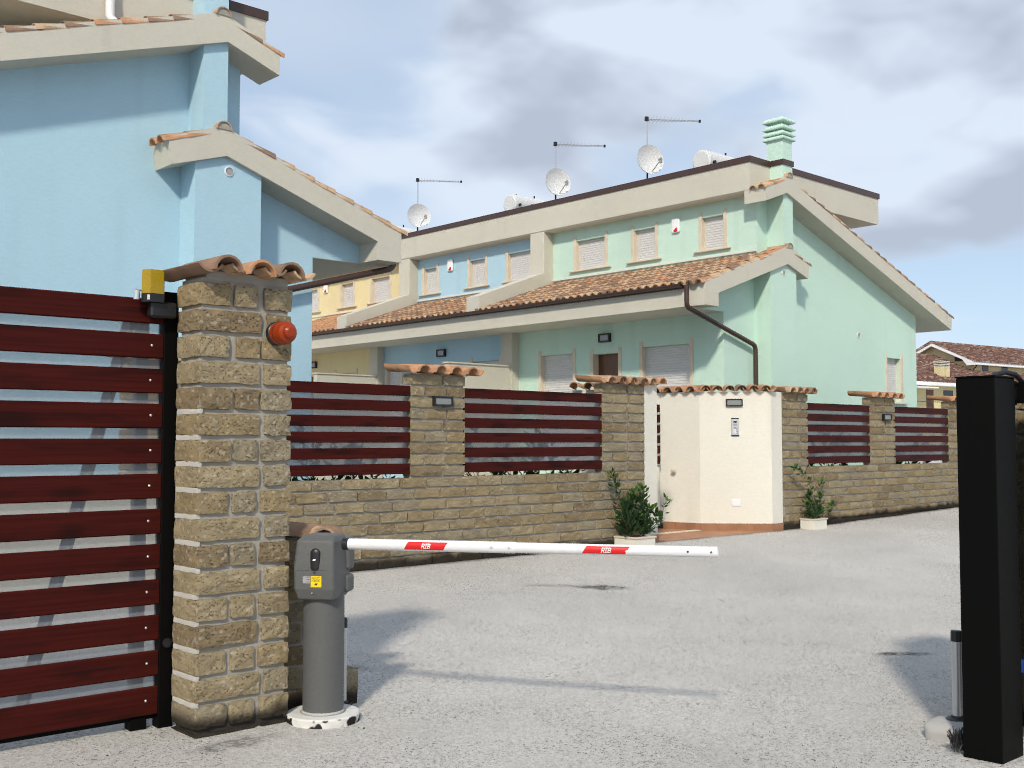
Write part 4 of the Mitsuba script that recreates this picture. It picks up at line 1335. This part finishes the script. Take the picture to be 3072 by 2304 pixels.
# ---------------------------------------------------------------- black gate post and what stands round it on the right
bp = thing('black_gate_post', 'tall square black steel post at the right edge', 'post')
put(bp, 'shaft', bx(5.540, 5.783, 2.425, 2.625, -0.02, 1.925, 0.004), 'black_steel')
put(bp, 'top_plate', bx(5.536, 5.787, 2.421, 2.629, 1.925, 1.934, 0.002), 'black_steel')
k = thing('black_cable', 'thick black cable arching off the top of the black post', 'cable')
put(None, k, tube(np.array([[5.70, 2.53, 1.90], [5.74, 2.51, 1.945], [5.80, 2.485, 1.962], [5.87, 2.46, 1.952], [5.94, 2.45, 1.91], [6.0, 2.45, 1.84], [6.03, 2.45, 1.7]]), 0.014, 12), 'black_plastic', 50)
hg = thing('gate_leaf', 'black hinged gate leaf whose hinge shows at the right edge', 'gate')
put(hg, 'leaf', bx(5.93, 7.3, 2.36, 2.41, 0.06, 2.05, 0.004), 'black_steel')
hp = sub(hg, 'hinge')
put(hp, 'pin', tube([(5.845, 2.45, 1.79), (5.845, 2.45, 1.905), (5.845, 2.45, 1.915)], [0.008, 0.011, 0.006], 12), 'black_steel', 40)
for z in (1.895, 1.812):
    put(hp, 'bracket', bx(5.784, 5.86, 2.435, 2.475, z, z+0.01), 'black_steel')
put(hp, 'plate', bx(5.86, 5.929, 2.38, 2.45, 1.80, 1.91), 'black_steel')
rp = thing('rough_brick_pillar', 'shaded rough brick pillar behind the black post at the right edge', 'pillar')
put(rp, 'mortar', bx(6.22, 6.78, 2.685, 2.88, -0.05, 1.91), 'mortar')
W = Wall(rp)
for c in range(14):
    z0 = 1.925-(c+1)*0.140
    for a, b in course(6.21, 6.79, 0.19 if c % 2 else 0.02):
        W.brick([(a+b)/2, 2.785, z0+0.06], b-a, 0.22, 0.12)
k = thing('blue_pipe_stub', 'short bright blue plastic pipe stub low at the right edge', 'pipe')
put(None, k, tube([(6.245, 2.60, 0.33), (6.245, 2.60, 0.40)], 0.02, 14), 'blue_pipe', 40)
k2 = thing('pipe_valve', 'dark pipe carrying the blue stub at the foot of the rough pillar', 'pipe')
put(None, k2, tube(bend([(6.245, 2.60, 0.33), (6.245, 2.60, 0.08), (6.5, 2.60, 0.05)], 0.05, 5), 0.014, 10), 'black_plastic', 40)

# ---------------------------------------------------------------- far yellow house
FN = np.array([93.492, 42.664, 0.0])
FA, FB = np.array([0.992, -0.127, 0.0]), np.array([0.127, 0.992, 0.0])
FF = frame(FN, FA, FB, [0, 0, 1])


def far(m):
    m.apply_transform(FF)
    return m


fh = thing('far_yellow_house', 'distant pale yellow house with brown tiled roofs at the right', 'house')
rt = lambda t: 8.62+0.46*t                 # gable roof of the upper block, ridge at t=4
put(fh, 'upper_wall', far(ext(Polygon([(0.45, 3), (7.6, 3), (7.6, rt(0.45)-0.1), (4.0, rt(4.0)-0.15), (0.45, rt(0.45)-0.1)]), 0.5, 19.5, 'yz')), 'plaster_far')
put(fh, 'fascia', far(cat(ext(Polygon([(-0.1, rt(-0.1)-0.40), (0.55, rt(-0.1)-0.40), (1.0, rt(1.0)-0.36), (4.0, rt(4.0)-0.38), (8.1, rt(-0.1)-0.42), (8.1, rt(-0.1)), (4.0, rt(4.0)), (-0.1, rt(-0.1))]), -0.15, 0.05, 'yz'), bx(0.05, 20, -0.1, 0.3, rt(0)-0.40, rt(0)-0.08))), 'white_enamel')
nt_ = []
for i in range(13):
    t0, t1 = 4.0*i/13-0.2, 4.0*(i+1)/13-0.2
    nt_.append(ext(Polygon([(t0, rt(t0)+0.09), (t1+0.05, rt(t1)+0.02), (t1+0.05, rt(t1)-0.05), (t0, rt(t0)-0.05)]), -0.2, 20.2, 'yz'))
nt_.append(ext(Polygon([(3.8, rt(3.8)), (4.0, rt(4.0)+0.1), (8.3, rt(-0.3)+0.1), (8.3, rt(-0.3))]), -0.2, 20.2, 'yz'))
put(fh, 'upper_roof', far(cat(nt_)), 'roof_far')
lt = lambda t: 9.27-0.412*(4.2-t)
put(fh, 'lower_wall', far(ext(Polygon([(-2.2, 0), (10.6, 0), (10.6, lt(-2.2)-0.1), (4.2, lt(4.2)-0.15), (-2.2, lt(-2.2)-0.1)]), -17.5, 20, 'yz')), 'plaster_far')
nl_ = []
for i in range(22):
    t0, t1 = -3.0+7.2*i/22, -3.0+7.2*(i+1)/22
    nl_.append(ext(Polygon([(t0, lt(t0)+0.09), (t1+0.05, lt(t1)+0.02), (t1+0.05, lt(t1)-0.06), (t0, lt(t0)-0.06)]), -18, 20.5, 'yz'))
nl_.append(ext(Polygon([(4.0, lt(4.0)), (4.2, lt(4.2)+0.1), (11.4, lt(-3)+0.1), (11.4, lt(-3))]), -18, 20.5, 'yz'))
put(fh, 'lower_roof', far(cat(nl_)), 'roof_far')
put(fh, 'eave_board', far(cat(bx(-18, 20.4, -3.0, -2.85, lt(-3)-0.32, lt(-3)-0.05), bx(-18, 20.4, -2.85, -2.2, lt(-3)-0.32, lt(-3)-0.28))), 'white_enamel')
put(fh, 'awning', far(bx(-17, -10.6, -3.6, -2.3, 5.72, 5.82)), 'white_enamel')
for a_, t_, w_, z0, z1, nm in ((2.0, 0.45, 0.95, 7.78, 8.33, 'window'), (5.05, 0.45, 0.95, 7.78, 8.33, 'window'), (-10.2, -2.2, 0.95, 3.2, 5.68, 'door'), (-7.9, -2.2, 1.3, 4.4, 5.7, 'window')):
    put(fh, nm, far(bx(a_, a_+w_, t_-0.03, t_+0.1, z0, z1)), 'dark_glass' if nm == 'window' else 'door_wood')
put(fh, 'window', far(bx(0.46, 0.6, 1.05, 2.1, 8.62, 9.20)), 'dark_glass')
put(fh, 'downpipe', far(tube(bend([(0.75, 0.1, 8.3), (0.6, 0.2, 8.0), (0.6, 0.38, 7.9), (0.6, 0.38, 7.5)], 0.1, 4), 0.05, 6)), 'brown_metal')
for c in (-7.15, -6.45):
    cs = sub(fh, 'chimney')
    put(cs, 'stack', far(bx(c-0.28, c+0.28, -3.0+1.3, -2.4+1.3, 6.6, 7.65)), 'plaster_far')
    put(cs, 'cap', far(cat([bx(c-0.3, c+0.3, -3.02+1.3, -2.38+1.3, 7.68+0.13*i, 7.74+0.13*i) for i in range(4)])), 'plaster_ivory')
    put(cs, 'flue', far(bx(c-0.2, c+0.2, -2.9+1.3, -2.5+1.3, 7.6, 8.1)), 'black_plastic')
rl = [tube([FF[:3, :3]@np.array([-17, -4.2, 4.62])+FN, FF[:3, :3]@np.array([-9.5, -4.2, 4.62])+FN], 0.03, 6)]
put(fh, 'railing', cat(rl), 'brown_metal')

# ---------------------------------------------------------------- small stones and litter on the driveway
r = np.random.default_rng(5)
vs, fs, at = [], [], 0
ico = trimesh.creation.icosphere(0)
for i in range(900):
    while True:
        x, y = r.uniform(1.5, 14), r.uniform(0.5, 9.8)
        if 0.25 < y/x < 4:
            break
    s = r.uniform(0.002, 0.0055)*(1+0.6*(r.random() < .05))
    v = np.array(ico.vertices)*s*np.array([1, r.uniform(.6, 1), .6])
    a = r.uniform(0, 6.3)
    v = v@np.array([[math.cos(a), -math.sin(a), 0], [math.sin(a), math.cos(a), 0], [0, 0, 1]])
    vs.append(v+[x, y, float(ground_z(x, y))+s*0.3])
    fs.append(ico.faces+at)
    at += len(v)
k = thing('gravel', 'scattered dark loose grit on the asphalt', 'gravel', kind='stuff')
put(None, k, trimesh.Trimesh(np.vstack(vs), np.vstack(fs), process=False), 'print_dark')
